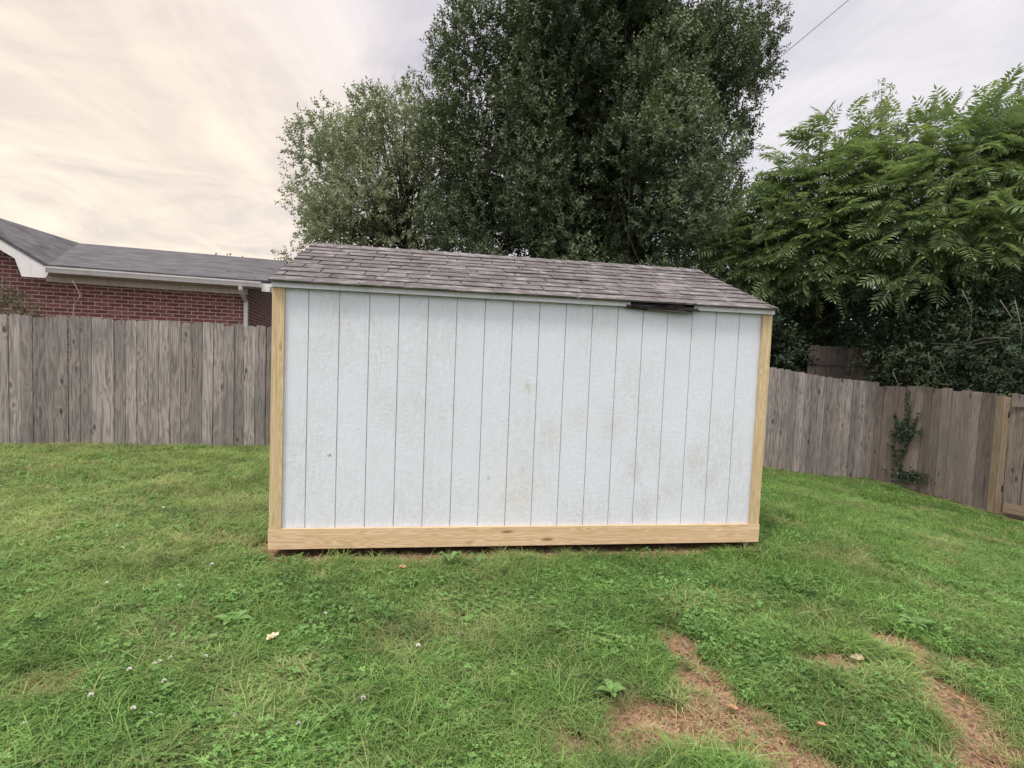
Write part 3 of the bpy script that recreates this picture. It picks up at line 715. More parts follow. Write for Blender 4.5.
# --- the lighter tree left of it
rg = np.random.default_rng(22)
T2 = np.array([-3.1, 16.5, -.3])
tr2 = empty('leafy_tree', tuple(T2), 0., 'lighter green round leafy tree to the left of the tall dark tree', 'tree')
cl = []
for (px, py, rp, n) in ((318, 160, 26, 7), (345, 170, 34, 9), (320, 195, 28, 8), (350, 130, 26, 6), (372, 115, 18, 4), (395, 125, 28, 7), (420, 140, 34, 8), (405, 180, 40, 10), (365, 205, 34, 9),
                        (335, 225, 24, 6), (330, 240, 22, 5), (365, 240, 28, 7), (400, 225, 34, 8), (430, 200, 30, 6), (440, 160, 30, 5), (305, 115, 12, 2), (320, 112, 12, 2), (358, 100, 10, 2), (372, 95, 10, 2), (400, 98, 10, 2),
                        (298, 175, 12, 3), (300, 200, 12, 2), (430, 240, 26, 5), (312, 240, 12, 2), (340, 148, 14, 3)):
    for k in range(n):
        p = at(px + 7 + rg.normal(0, rp * .45), py + rg.normal(0, rp * .45), 16.5 + rg.normal(0, 1.3)); cl.append((*p, rg.uniform(.32, .68) * (.55 if rp < 13 else 1)))
cl = np.array(cl)
crown_mesh('crown', cl, M_leaf_mid, tr2, rg, 82, 9, .28, .115, .055, .55, .8, np.array([-3.5, 16.5, 4.5]))
mb = MB(); mb.tube([T2, T2 + [-.05, 0, 1.6], T2 + [-.25, 0, 3.6], T2 + [-.3, 0, 6.], T2 + [-.4, 0, 8.]], [.24, .2, .16, .09, .03], 10)
limbs(mb, T2 + [0, 0, 1.6], T2 + [-.3, 0, 6.5], cl, rg, .12, .7); shiftb(tr2, mb).build('trunk', M_bark, tr2, True)

# --- a pale distant tree peeping over the roofs
rg = np.random.default_rng(23)
T3 = np.array([-11.4, 28., -.3])
tr3 = empty('distant_tree', tuple(T3), 0., 'pale yellowish distant tree showing just above the left end of the shed roof', 'tree')
cl = []
for (px, py) in ((296, 248), (303, 243), (288, 250), (312, 246), (309, 238), (284, 256), (295, 258), (305, 255), (318, 250), (276, 262), (290, 268), (300, 270), (312, 262), (322, 258), (316, 234)):
    p = at(px + rg.normal(0, 2), py + rg.normal(0, 2), 28 + rg.normal(0, .8)); cl.append((*p, rg.uniform(.3, .55)))
for k in range(14): cl.append((T3[0] + rg.normal(0, 1.), T3[1] + rg.normal(0, 1.), rg.uniform(2.8, 5.2), .7))
cl = np.array(cl); crown_mesh('crown', cl, M_leaf_pale, tr3, rg, 22, 7, .4, .17, .09, .5, .8)
mb = MB(); mb.tube([T3, T3 + [0, 0, 2.5], T3 + [.1, 0, 5.5]], [.2, .15, .04], 8); limbs(mb, T3 + [0, 0, 2], T3 + [0, 0, 5], cl, rg, .1, .8); shiftb(tr3, mb).build('trunk', M_bark, tr3, True)

# --- trees with feathered leaves over the right-hand fence
def frond_proto(rg, n=9, L=.62):
    """one compound leaf: leaflets in pairs along a drooping rib; x side, y along, z up"""
    V, F = [], []; k = 0
    rib = lambda t: np.array([0, L * t * (1 - .12 * t), -.26 * L * t * t])
    def leaflet(p, d, ln, w):
        nonlocal k
        s = np.cross(d, [0, 0, 1.]); s /= np.linalg.norm(s)
        tip = p + d * ln + np.array([0, 0, -.25 * ln])
        m1 = p + d * ln * .38 + np.array([0, 0, -.03 * ln])
        V.extend([p, m1 + s * w * .5, tip, m1 - s * w * .5]); F.append((k, k + 1, k + 2, k + 3)); k += 4
    for i in range(n):
        t = .16 + .8 * i / (n - 1); sz = (.55 + .9 * math.sin(math.pi * (.12 + .76 * i / (n - 1)))) * .75
        for sx in (-1, 1):
            a = rad(rg.uniform(56, 76)); d = np.array([sx * math.sin(a), math.cos(a), rg.normal(-.12, .12)]); d /= np.linalg.norm(d)
            leaflet(rib(t), d, .150 * sz * rg.uniform(.85, 1.15), .042 * sz)
    leaflet(rib(1.), np.array([0, .97, -.2]), .11, .034)
    for a, b in ((0, .5), (.5, 1.)):
        p, q = rib(a), rib(b); V.extend([p + [-.004, 0, 0], p + [.004, 0, 0], q + [.002, 0, 0], q + [-.002, 0, 0]]); F.append((k, k + 1, k + 2, k + 3)); k += 4
    return np.array(V), np.array(F)
def fronds(name, P, D, mat, parent, rg, size=1.):
    protos = [frond_proto(rg, rg.integers(8, 11), rg.uniform(.5, .72)) for _ in range(6)]
    Vs, Fs, rs, nv = [], [], [], 0
    up = np.array([0, 0, 1.])
    for p, d in zip(P, D):
        V, F = protos[rg.integers(6)]; d = d / np.linalg.norm(d)
        s = np.cross(d, up + rg.normal(0, .45, 3)); s /= np.linalg.norm(s); u = np.cross(s, d); sc = size * rg.uniform(.65, 1.2)
        Vs.append(p + sc * (V[:, :1] * s + V[:, 1:2] * d + V[:, 2:] * u)); Fs.append(F + nv); nv += len(V)
        rs.append(np.repeat(np.clip(rg.normal(.5, .25) + rg.normal(0, .12, len(F)), 0, 1), 4))
    return mesh_np(name, np.concatenate(Vs) - np.array(parent.location)[None], [np.concatenate(Fs)], mat, parent, {'rnd': np.concatenate(rs)})
def feather_tree(name, base, top, spots, label, seed, size=1., per=26, lean=(-.5, -.5, 0)):
    rg = np.random.default_rng(seed)
    t = empty(name, tuple(base), 0., label, 'tree')
    P, D, cl = [], [], []
    for (px, py, Yd, r) in spots:
        c = at(px, py, Yd); cl.append((*c, r))
        for k in range(int(per * (r / .7) ** 2)):
            g = unit(rg.normal(0, 1, 3)); p = c + g * r * rg.random() ** .45 * np.array([1, 1, .62])
            o = (c - top) * np.array([1, 1, .2]); o = o / (np.linalg.norm(o) + .3)
            d = unit(o * .75 + g * np.array([.8, .8, .45]) + np.array(lean) * .55 + np.array([0, 0, -.12]) + rg.normal(0, .22, 3))
            P.append(p); D.append(d)
    fronds('crown', P, D, M_frond, t, rg, size)
    mb = MB(); m1 = base * .6 + top * .4 + np.array([.1, 0, 0])
    mb.tube([base, m1, base * .25 + top * .75, top], [.16, .13, .10, .05], 9)
    for (x, y, z, r) in cl:
        a = base + (top - base) * rg.uniform(.35, 1.); b = np.array([x, y, z]); tt = np.linspace(0, 1, 6)[:, None]
        mid = (a + b) / 2 + np.array([0, 0, .25]) + rg.normal(0, .15, 3)
        mb.tube((1 - tt) ** 2 * a + 2 * tt * (1 - tt) * mid + tt ** 2 * b, np.linspace(.045, .010, 6), 5)
    shiftb(t, mb).build('trunk', M_bark, t, True); return t
rg = np.random.default_rng(31)
sp1 = []
for (px, py, Yd, r) in ((905, 162, 11, .7), (870, 170, 11, .7), (935, 155, 11, .75), (965, 145, 10.5, .8), (1000, 138, 10.5, .75), (1030, 140, 10.5, .8), (900, 195, 10.3, .85), (945, 180, 10.3, .9), (990, 165, 10.3, .9), (1035, 160, 10.2, .9),
                        (870, 215, 10.5, .7), (915, 235, 10, .8), (960, 225, 9.8, .9), (1005, 215, 9.8, .9), (1050, 215, 9.6, .9), (990, 240, 9.3, .6), (1030, 235, 9.2, .6), (940, 262, 9.8, .6), (900, 262, 10.2, .55), (1060, 155, 10.5, .8), (1080, 180, 10, .9),
                        (950, 122, 11, .35), (985, 112, 11, .45), (1015, 108, 10.8, .45), (895, 128, 11.3, .4), (925, 130, 11.2, .35), (1045, 108, 10.8, .5), (880, 190, 10.8, .8), (925, 205, 10.5, .9), (970, 190, 10.4, .9), (1010, 180, 10.3, .9), (890, 235, 10.3, .7), (985, 235, 9.6, .8), (850, 205, 11.2, .6), (955, 150, 10.8, .9), (1010, 155, 10.6, .8), (860, 240, 10.8, .5), (930, 272, 9.6, .35), (900, 280, 9.8, .3), (1100, 120, 10.6, .9), (1110, 220, 9.6, .9)):
    sp1.append((px, py, Yd, r))
feather_tree('feathered_tree', np.array([8.9, 10.9, -.6]), np.array([8.5, 10.8, 5.0]), sp1, 'bright green tree with long feathered drooping leaves over the right fence', 41, 1.12, 50)
sp2 = [(800, 175, 11.6, .55), (830, 155, 11.6, .5), (785, 190, 11.6, .45), (820, 190, 11.3, .7), (850, 190, 11.3, .7), (790, 215, 11.3, .7), (760, 225, 11.5, .55), (830, 225, 11.1, .8), (740, 240, 11.7, .5), (775, 245, 11.1, .7),
       (810, 255, 10.9, .75), (850, 245, 10.7, .75), (732, 258, 11.7, .45), (835, 130, 11.7, .35), (820, 140, 11.7, .3), (745, 265, 11.3, .6), (785, 275, 11.1, .6), (860, 150, 11.5, .45), (775, 200, 11.7, .3), (765, 185, 11.9, .22), (722, 245, 12.0, .3), (800, 200, 11.5, .7), (840, 205, 11.5, .8), (775, 222, 11.4, .7), (810, 235, 11.2, .8), (755, 250, 11.4, .6), (795, 165, 11.8, .4), (850, 170, 11.6, .6), (840, 265, 10.7, .5), (765, 280, 11.1, .5), (815, 282, 10.7, .5)]
feather_tree('feathered_tree', np.array([7.4, 12.3, -.5]), np.array([6.9, 12.0, 4.3]), sp2, 'feathery green tree between the tall dark tree and the back fence corner', 42, 1.15, 56)
# thin shoots standing above the crown
rg = np.random.default_rng(33)
sh = empty('young_tree', tuple(at(880, 400, 12.5)), 0., 'thin small leaved young tree whose sparse tip stands above the feathered leaves', 'tree')
cl = [(*at(px, py, 12.5), r) for (px, py, r) in ((880, 90, .12), (884, 98, .18), (878, 107, .22), (888, 112, .2), (873, 120, .24), (886, 127, .26), (879, 138, .32))]
crown_mesh('crown', np.array(cl), M_leaf_mid, sh, rg, 190, 7, .18, .085, .035, .6, .6)
mb = MB(); b0 = np.array(sh.location); b0[2] = -.4; mb.tube([b0, at(882, 250, 12.5), at(880, 150, 12.5), at(882, 88, 12.5)], [.05, .035, .02, .006], 6); shiftb(sh, mb).build('trunk', M_bark, sh, True)

# --- dark shrubs behind the fences
def shrub(name, label, spots, seed, mat, per, k, sl, ln, wd, upw, flat, droop=0.):
    rg = np.random.default_rng(seed)
    c0 = at(spots[0][0], spots[0][1], spots[0][2]); b = np.array([c0[0], c0[1], -.55]); o = empty(name, tuple(b), 0., label, 'shrub')
    cl = []
    for (px, py, Yd, r, n) in spots:
        for q in range(n):
            p = at(px, py, Yd) + rg.normal(0, 1, 3) * r * .55; cl.append((*p, r * rg.uniform(.6, 1.)))
    cl = np.array(cl); crown_mesh('foliage', cl, mat, o, rg, per, k, sl, ln, wd, upw, .8, None, droop, flat)
    mb = MB()
    for j in range(5):
        e = cl[rg.integers(len(cl))][:3]; s = b + [.35, .35, 0] + rg.normal(0, .13, 3) * [1, 1, 0]; mb.tube([s, (s + e) / 2 + [.1, .1, 0] + rg.normal(0, .06, 3), e], [.045, .03, .012], 6)
    limbs(mb, b + [.35, .35, .4], b + [.35, .35, 2.2], cl, rg, .06, .35, .008)
    shiftb(o, mb).build('stem', M_bark, o, True); return o
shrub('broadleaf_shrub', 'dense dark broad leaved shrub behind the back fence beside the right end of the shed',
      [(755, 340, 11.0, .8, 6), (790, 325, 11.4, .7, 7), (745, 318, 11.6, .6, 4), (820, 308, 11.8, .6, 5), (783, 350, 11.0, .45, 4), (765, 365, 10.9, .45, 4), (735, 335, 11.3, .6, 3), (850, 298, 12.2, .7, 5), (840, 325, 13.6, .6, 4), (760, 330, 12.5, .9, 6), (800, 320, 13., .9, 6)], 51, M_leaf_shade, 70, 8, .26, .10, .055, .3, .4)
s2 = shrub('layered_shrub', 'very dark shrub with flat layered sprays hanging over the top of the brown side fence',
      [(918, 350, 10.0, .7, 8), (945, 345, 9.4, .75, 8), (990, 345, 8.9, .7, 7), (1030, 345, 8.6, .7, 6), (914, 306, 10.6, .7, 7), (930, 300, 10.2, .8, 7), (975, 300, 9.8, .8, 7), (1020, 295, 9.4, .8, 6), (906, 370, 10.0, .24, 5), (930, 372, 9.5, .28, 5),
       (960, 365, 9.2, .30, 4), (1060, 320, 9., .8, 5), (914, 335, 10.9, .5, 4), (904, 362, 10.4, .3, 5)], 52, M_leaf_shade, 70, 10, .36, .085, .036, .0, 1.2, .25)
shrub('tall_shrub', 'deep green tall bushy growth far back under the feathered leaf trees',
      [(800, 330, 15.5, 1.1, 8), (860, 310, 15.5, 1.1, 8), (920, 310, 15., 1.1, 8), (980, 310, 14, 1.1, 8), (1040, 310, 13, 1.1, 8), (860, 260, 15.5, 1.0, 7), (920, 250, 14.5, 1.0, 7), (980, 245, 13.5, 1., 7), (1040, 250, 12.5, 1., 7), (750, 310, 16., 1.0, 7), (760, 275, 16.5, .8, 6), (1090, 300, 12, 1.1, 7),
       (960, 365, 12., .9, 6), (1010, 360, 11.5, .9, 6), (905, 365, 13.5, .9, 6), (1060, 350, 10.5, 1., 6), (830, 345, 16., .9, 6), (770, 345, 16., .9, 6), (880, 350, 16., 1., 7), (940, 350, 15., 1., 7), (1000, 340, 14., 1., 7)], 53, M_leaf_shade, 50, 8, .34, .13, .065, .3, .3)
# bare dead sticks hanging in front of the dark shrub
for pts_ in ([(928, 352), (931, 366), (928, 380), (922, 396)], [(940, 362), (945, 372), (950, 384)], [(962, 290), (972, 310), (970, 335), (968, 352)], [(900, 285), (902, 300), (908, 322)], [(1015, 300), (1022, 330), (1020, 362)], [(893, 372), (898, 384), (896, 392)], [(985, 335), (960, 345), (920, 343)]):
    pass
mb = MB(); rg = np.random.default_rng(35)
for pts_ in ([(928, 352), (931, 366), (928, 380), (924, 394)], [(940, 362), (945, 372), (950, 384)], [(962, 290), (972, 310), (970, 335), (968, 352)], [(900, 285), (902, 300), (908, 322)], [(1015, 300), (1022, 330), (1020, 362)], [(893, 372), (898, 384), (896, 390)], [(1010, 338), (985, 338), (960, 345), (930, 343)], [(1000, 300), (1012, 318), (1018, 322)]):
    P = [at(x, y, 8.9 - (x - 940) * .012 + rg.normal(0, .03)) for x, y in pts_]; mb.tube(P, np.linspace(.007, .003, len(P)), 5)
    mid = P[len(P) // 2]; mb.tube([mid, mid + rg.normal(0, .1, 3), mid + rg.normal(0, .16, 3)], [.006, .004, .002], 4)
tw = shiftb(s2, mb).build('dead_twig', M_twig, s2, True); tw['label'] = 'pale bare dead twigs hanging in the dark leaves'

# --- vine on the side fence
rg = np.random.default_rng(36)
VP = [(907, 392), (908, 402), (908, 412), (907, 420), (905, 432), (908, 440), (904, 450), (899, 460), (900, 472), (905, 480)]
def on_side(px, py, off=.03):
    a = np.array([6.85, 10.]); w = np.array([.1957, -1.]); d = at(px, py, 1.) - np.array([0, 0, CZ])
    A = np.array([[d[0], -w[0]], [d[1], -w[1]]]); t, s = np.linalg.solve(A, a + np.array([-off, 0])); return np.array([0, 0, CZ]) + d * t
vb = on_side(905, 481); vine = empty('climbing_vine', tuple(vb), 0., 'dark green climbing vine clinging to the brown side fence', 'vine')
mb = MB(); mb.tube([on_side(*p) for p in VP], np.linspace(.008, .010, len(VP)), 5)
tips = [[(905, 480), (912, 476), (918, 470)], [(905, 480), (915, 481), (928, 474)], [(900, 470), (896, 460), (893, 448)], [(906, 434), (898, 425), (894, 415)], [(907, 432), (914, 424), (920, 412)], [(906, 434), (916, 431), (922, 430)], [(905, 440), (897, 437), (891, 433)], [(903, 452), (896, 450), (891, 446)]]
for tp in tips: mb.tube([on_side(*p) for p in tp], [.006, .005, .003], 4)
shiftb(vine, mb).build('stem', M_bark, vine, True)
Pn = []
for line, num, sp_ in [(VP, 150, 3.)] + [(t_, 26, 3.) for t_ in tips]:
    ln_ = np.array(line, float); t = rg.uniform(0, len(ln_) - 1.001, num); i = t.astype(int); f = (t - i)[:, None]
    Pn.append(ln_[i] * (1 - f) + ln_[i + 1] * f + rg.normal(0, 1.2, (num, 2)))
Pn.append(np.array([906, 430]) + rg.normal(0, 1, (170, 2)) * [5., 5.]); Pn.append(np.array([906, 476]) + rg.normal(0, 1, (110, 2)) * [9., 3.5])
Pn = np.concatenate(Pn); P = np.array([on_side(x, y, rg.uniform(.02, .09)) for x, y in Pn])
nn = unit(np.array([-1., -.3, .35]) + rg.normal(0, .35, P.shape)); D = unit(np.cross(nn, rg.normal(0, 1, P.shape)) + np.array([0, 0, -.3]))
V, F = leaf_quads(P, D, nn, rg.uniform(.035, .075, len(P)), rg.uniform(.03, .05, len(P)), .1)
mesh_np('leaves', V - vb[None], [F], M_vine, vine, {'rnd': np.repeat(rg.random(len(P)), 4)})

# --- thin shrub behind the left fence and a dry vine in front of the brick
rg = np.random.default_rng(37)
b = at(8, 400, 8.2); b[2] = -.1
sb = empty('garden_shrub', tuple(b), 0., 'sparse olive green shrub poking above the left end of the fence before the brick wall', 'shrub')
cl = np.array([(*at(px, py, 8.0 + rg.normal(0, .1)), r) for (px, py, r) in ((4, 296, .13), (14, 301, .14), (24, 308, .13), (32, 312, .10), (8, 310, .14), (-8, 300, .16), (20, 315, .12), (2, 288, .08))])
crown_mesh('foliage', cl, foliage('olive_leaves', (.055, .060, .032), (.13, .125, .075), .2), sb, rg, 1300, 6, .10, .046, .018, .2, .9)
mb = MB()
for (x, y) in ((-4, 282), (10, 288), (22, 298), (34, 306), (2, 280), (28, 304)): mb.tube([b + [0, 0, .2], b * .3 + at(x, y + 30, 8.) * .7, at(x, y, 8.)], [.012, .007, .002], 5)
shiftb(sb, mb).build('stem', M_twig, sb, True)
mb = MB(); rg = np.random.default_rng(38)
P = [at(x, y, 8.3) for x, y in ((73, 330), (73, 315), (74, 304), (80, 297), (77, 288), (72, 280))]; mb.tube(P, [.006, .006, .005, .005, .004, .003], 5)
mb.tube([P[3], P[3] + [.02, 0, .06], P[3] + [-.05, 0, .12]], [.003, .002, .001], 4)
dv = mb.build('dry_stem', plain('pale_dry_stem', (.33, .28, .23), .9, .2)); tag(dv, 'thin pale dry crooked stem standing above the fence against the brick wall', 'dry stem')

# --- overhead line
pa, pb = at(905, -56, 19.), at(640, 165, 24.); n_ = 16; t = np.linspace(-.6, 1.5, n_)[:, None]
P = pa * (1 - t) + pb * t; P[:, 2] += -.35 * (1 - ((t[:, 0] - .45) / 1.05) ** 2)
mb = MB(); mb.tube(P, .011, 5); pl = mb.build('power_line', plain('black_cable', (.06, .06, .065), .6, .1)); tag(pl, 'thin overhead cable crossing the sky at upper right behind the tall tree', 'cable')

# ------------------------------------------------------------------ lawn
def grass_mat(name, cA, cB, cDry, trans=.22, rough=.55):
    m, nt, out = material(name)
    pos = N(nt, 'ShaderNodeNewGeometry').outputs['Position']
    oi = N(nt, 'ShaderNodeObjectInfo').outputs['Random']
    r = attr(nt, 'rnd', 'Fac'); dry = attr(nt, 'dry', 'Fac', 'INSTANCER'); yel = attr(nt, 'yel', 'Fac', 'INSTANCER')
    f = math_(nt, 'ADD', math_(nt, 'MULTIPLY', r, .65), math_(nt, 'MULTIPLY', oi, .35))
    c = mixc(nt, f, cA, cB)
    c = mixc(nt, yel, c, (.245, .300, .100))
    c = mixc(nt, dry, c, cDry)
    patch = math_(nt, 'ADD', math_(nt, 'MULTIPLY', noise(nt, pos, 1.7, 4, .6), .6), math_(nt, 'MULTIPLY', noise(nt, pos, 9., 3, .6), .4))
    pv = ramp(nt, patch, [(.36, .66), (.50, 1.), (.64, 1.28)])
    c = mixc(nt, 1., c, pv, 'MULTIPLY')
    p = N(nt, 'ShaderNodeBsdfPrincipled', {'Base Color': c, 'Roughness': rough, 'Specular IOR Level': .15})
    t = N(nt, 'ShaderNodeBsdfTranslucent', {'Color': mixc(nt, 1., c, (1.2, 1.25, .6), 'MULTIPLY')})
    mx = N(nt, 'ShaderNodeMixShader', {0: trans, 1: p.outputs[0], 2: t.outputs[0]})
    nt.links.new(mx.outputs[0], out.inputs[0]); return m
M_grass = grass_mat('grass_blades', (.022, .068, .010), (.205, .345, .085), (.36, .32, .16))
M_clover = grass_mat('clover_leaves', (.045, .125, .024), (.185, .345, .095), (.20, .19, .07))
M_straw = grass_mat('dry_straw', (.26, .165, .085), (.48, .345, .20), (.32, .205, .115), .1, .7)
def blade_tuft(rg, n, R, h, w, lean, droop):
    V, F, r, k = [], [], [], 0
    for i in range(n):
        a = rg.uniform(0, 6.283); q = R * math.sqrt(rg.random()); p = np.array([q * math.cos(a), q * math.sin(a), -.004])
        d = rg.uniform(0, 6.283); hd = np.array([math.cos(d), math.sin(d), 0]); s = np.array([-hd[1], hd[0], 0])
        H = h * rg.uniform(.5, 1.25); ln = lean * rg.uniform(.2, 1.4); ww = w * rg.uniform(.7, 1.25); tone = rg.random()
        pts_ = [p, p + hd * ln * H * .35 + [0, 0, H * .5], p + hd * ln * H + [0, 0, H * (.85 - .25 * droop * ln)], p + hd * H * ln * (1.6 + droop * .5) + [0, 0, H * (1.0 - droop * ln * .55)]]
        for j, wk in enumerate((.8, 1., .75)): V += [pts_[j] - s * ww * wk * .5, pts_[j] + s * ww * wk * .5]
        V.append(pts_[3]); F += [(k, k + 1, k + 3, k + 2), (k + 2, k + 3, k + 5, k + 4)]; F.append((k + 4, k + 5, k + 6, k + 6)); r += [tone] * 7; k += 7
    F4 = np.array([f for f in F if f[2] != f[3]]); F3 = np.array([f[:3] for f in F if f[2] == f[3]])
    return np.array(V), [F4, F3], np.array(r)
def clover_tuft(rg, n, R, h, lr):
    V, F3, F4, r, k = [], [], [], [], 0
    for i in range(n):
        a = rg.uniform(0, 6.283); q = R * math.sqrt(rg.random()); H = h * rg.uniform(.45, 1.15)
        c = np.array([q * math.cos(a), q * math.sin(a), H]); tilt = rg.normal(0, .28, 2); tone = rg.random(); a0 = rg.uniform(0, 6.28); L_ = lr * rg.uniform(.7, 1.25)
        b = np.array([c[0] * .7, c[1] * .7, 0]); s = np.array([.0012, 0, 0]); V += [b - s, b + s, c + s, c - s]; F4.append((k, k + 1, k + 2, k + 3)); r += [tone] * 4; k += 4
        for j in range(3):
            w = a0 + j * 2.094; d = np.array([math.cos(w), math.sin(w), 0]); s = np.array([-d[1], d[0], 0])
            P = [c, c + d * L_ * .55 + s * L_ * .5, c + d * L_ * 1.1 + s * L_ * .32, c + d * L_ * .98, c + d * L_ * 1.1 - s * L_ * .32, c + d * L_ * .55 - s * L_ * .5]
            P = [p + np.array([0, 0, (p - c)[0] * tilt[0] + (p - c)[1] * tilt[1] + (.12 * abs(np.dot(p - c, s)))]) for p in P]
            V += P; F4 += [(k, k + 1, k + 2, k + 3), (k, k + 3, k + 4, k + 5)]; r += [tone] * 6; k += 6
    return np.array(V), [np.array(F4)], np.array(r)
def kinds(cname, protos, mat):
    col = bpy.data.collections.new(cname)
    for i, (V, F, r) in enumerate(protos):
        o = mesh_np('%s_%02d' % (cname, i), V, F, mat, None, {'rnd': r}); C.collection.objects.unlink(o); col.objects.link(o)
    return col
def scatter(name, P, rot, scl, idx, dry, yel, col, label_kind='stuff'):
    o = mesh_np(name, P, [], None, None, {'rot': rot, 'scl': scl, 'idx': idx.astype(int), 'dry': dry, 'yel': yel})
    ng = bpy.data.node_groups.new(name + '_scatter', 'GeometryNodeTree')
    ng.interface.new_socket('Geometry', in_out='INPUT', socket_type='NodeSocketGeometry'); ng.interface.new_socket('Geometry', in_out='OUTPUT', socket_type='NodeSocketGeometry')
    gi = ng.nodes.new('NodeGroupInput'); go = ng.nodes.new('NodeGroupOutput')
    m2p = ng.nodes.new('GeometryNodeMeshToPoints'); ng.links.new(gi.outputs[0], m2p.inputs[0])
    ci = ng.nodes.new('GeometryNodeCollectionInfo'); ci.inputs[0].default_value = col; ci.inputs['Separate Children'].default_value = True; ci.inputs['Reset Children'].default_value = True
    iop = ng.nodes.new('GeometryNodeInstanceOnPoints'); ng.links.new(m2p.outputs[0], iop.inputs['Points']); ng.links.new(ci.outputs[0], iop.inputs['Instance']); iop.inputs['Pick Instance'].default_value = True
    def na(nm, t):
        n = ng.nodes.new('GeometryNodeInputNamedAttribute'); n.data_type = t; n.inputs[0].default_value = nm; return n.outputs[0]
    ng.links.new(na('idx', 'INT'), iop.inputs['Instance Index']); ng.links.new(na('scl', 'FLOAT'), iop.inputs['Scale'])
    er = ng.nodes.new('FunctionNodeEulerToRotation'); ng.links.new(na('rot', 'FLOAT_VECTOR'), er.inputs[0]); ng.links.new(er.outputs[0], iop.inputs['Rotation'])
    ng.links.new(iop.outputs[0], go.inputs[0])
    md = o.modifiers.new('scatter', 'NODES'); md.node_group = ng
    return tag(o, kind=label_kind)
def spread(rg, zones):
    """zones: x0, x1, y0, y1, per square metre"""
    P = []
    for (x0, x1, y0, y1, dn) in zones:
        n = int((x1 - x0) * (y1 - y0) * dn); P.append(np.stack([rg.uniform(x0, x1, n), rg.uniform(y0, y1, n)], 1))
    P = np.concatenate(P); x, y = P[:, 0], P[:, 1]
    u, v = shed_uv(x, y)
    ok = (y < back_fence_y(x) - .03) & (x < side_fence_x(y) - .03) & ~((u > -.03) & (u < L + .03) & (v > -.02) & (v < DEP))
    ok &= (np.abs(x) < y * 1.12 + 1.2)
    return P[ok]
rg = np.random.default_rng(61)
gk = kinds('grass_kind', [blade_tuft(rg, 17, .032, .050, .0031, .6, .7) for _ in range(5)] + [blade_tuft(rg, 15, .030, .066, .0030, .8, .95) for _ in range(4)] + [blade_tuft(rg, 14, .03, .085, .0028, 1., 1.15) for _ in range(3)], M_grass)
P = spread(rg, [(-3.6, 4., 1.2, 3.0, 2100), (-5., 6., 3.0, 4.8, 1350), (-8., 8., 4.8, 10.1, 700)])
x, y = P[:, 0], P[:, 1]; bz = bare(x, y)
dens = fbm(x, y, 2.2, 31, 3)
keep = rg.random(len(P)) > np.clip(bz * 1.02 + .10 * (dens < .4), 0, .935)
P, x, y, bz = P[keep], x[keep], y[keep], bz[keep]; n = len(P)
longg = fbm(x, y, 1.6, 41, 3)
idx = np.where(longg + rg.normal(0, .10, n) > .56, rg.integers(5, 12, n), rg.integers(0, 7, n))
dryn = fbm(x, y, 2.6, 51, 3)
dry = np.clip(sstep(.56, .84, dryn + rg.normal(0, .09, n)) * .45 + bz * .75 * rg.random(n) + (rg.random(n) < .05) * .6, 0, 1)
yel = np.clip(sstep(1.2, -2.8, x) * sstep(2.2, 4., y) * .62 * (.5 + fbm(x, y, 1.1, 71, 2)) + .18 * sstep(.5, .75, fbm(x, y, 3., 81, 2)) , 0, .85)
rot = np.stack([rg.normal(0, .14, n), rg.normal(0, .14, n), rg.uniform(0, 6.283, n)], 1)
scl = rg.uniform(.7, 1.25, n) * (1 + .18 * sstep(4., 8., y)) * (1 - .35 * bz)
grass = scatter('grass', np.stack([x, y, ground_z(x, y)], 1), rot, scl, idx, dry, yel, gk)
ck = kinds('clover_kind', [clover_tuft(rg, 14, .05, .042, .0072) for _ in range(4)] + [clover_tuft(rg, 11, .05, .050, .0092) for _ in range(3)], M_clover)
P = spread(rg, [(-3.6, 4., 1.2, 3.0, 600), (-5., 6., 3.0, 4.8, 330), (-8., 8., 4.8, 10.1, 120)])
x, y = P[:, 0], P[:, 1]; bz = bare(x, y)
lush = np.exp(-((x - 1.42) / .36) ** 2 - ((y - 2.1) / .42) ** 2) * 1.1 + np.exp(-((x + 1.2) / .9) ** 2 - ((y - 1.7) / .5) ** 2) * .5 + np.exp(-((x + .9) / .7) ** 2 - ((y - 3.1) / .35) ** 2) * .55
cf = sstep(.46, .66, fbm(x, y, 1.5, 91, 3)) * .75 + lush
keep = (rg.random(len(P)) < cf) & (bz < .35)
P = P[keep]; x, y = P[:, 0], P[:, 1]; n = len(P)
rot = np.stack([rg.normal(0, .1, n), rg.normal(0, .1, n), rg.uniform(0, 6.283, n)], 1)
scatter('clover', np.stack([x, y, ground_z(x, y) + .006], 1), rot, rg.uniform(.75, 1.35, n), rg.integers(0, 7, n), (rg.random(n) < .03) * .5, rg.random(n) * .18, ck)
def straw_tuft(rg, n, R):
    V, F, r, k = [], [], [], 0
    for i in range(n):
        a = rg.uniform(0, 6.283); p = np.array([rg.normal(0, R), rg.normal(0, R), rg.uniform(.002, .012)]); d = np.array([math.cos(a), math.sin(a), rg.normal(.02, .12)]); ln = rg.uniform(.012, .058); w = rg.uniform(.0006, .0015)
        s = np.array([-d[1], d[0], 0]) * w; m_ = p + d * ln * .5 + rg.normal(0, .004, 3); e = p + d * ln + rg.normal(0, .006, 3)
        V += [p - s, p + s, m_ + s, m_ - s, e + s * .5, e - s * .5]; F += [(k, k + 1, k + 2, k + 3), (k + 3, k + 2, k + 4, k + 5)]; r += [rg.random()] * 6; k += 6
    return np.array(V), [np.array(F)], np.array(r)
sk = kinds('straw_kind', [straw_tuft(rg, 26, .05) for _ in range(6)], M_straw)
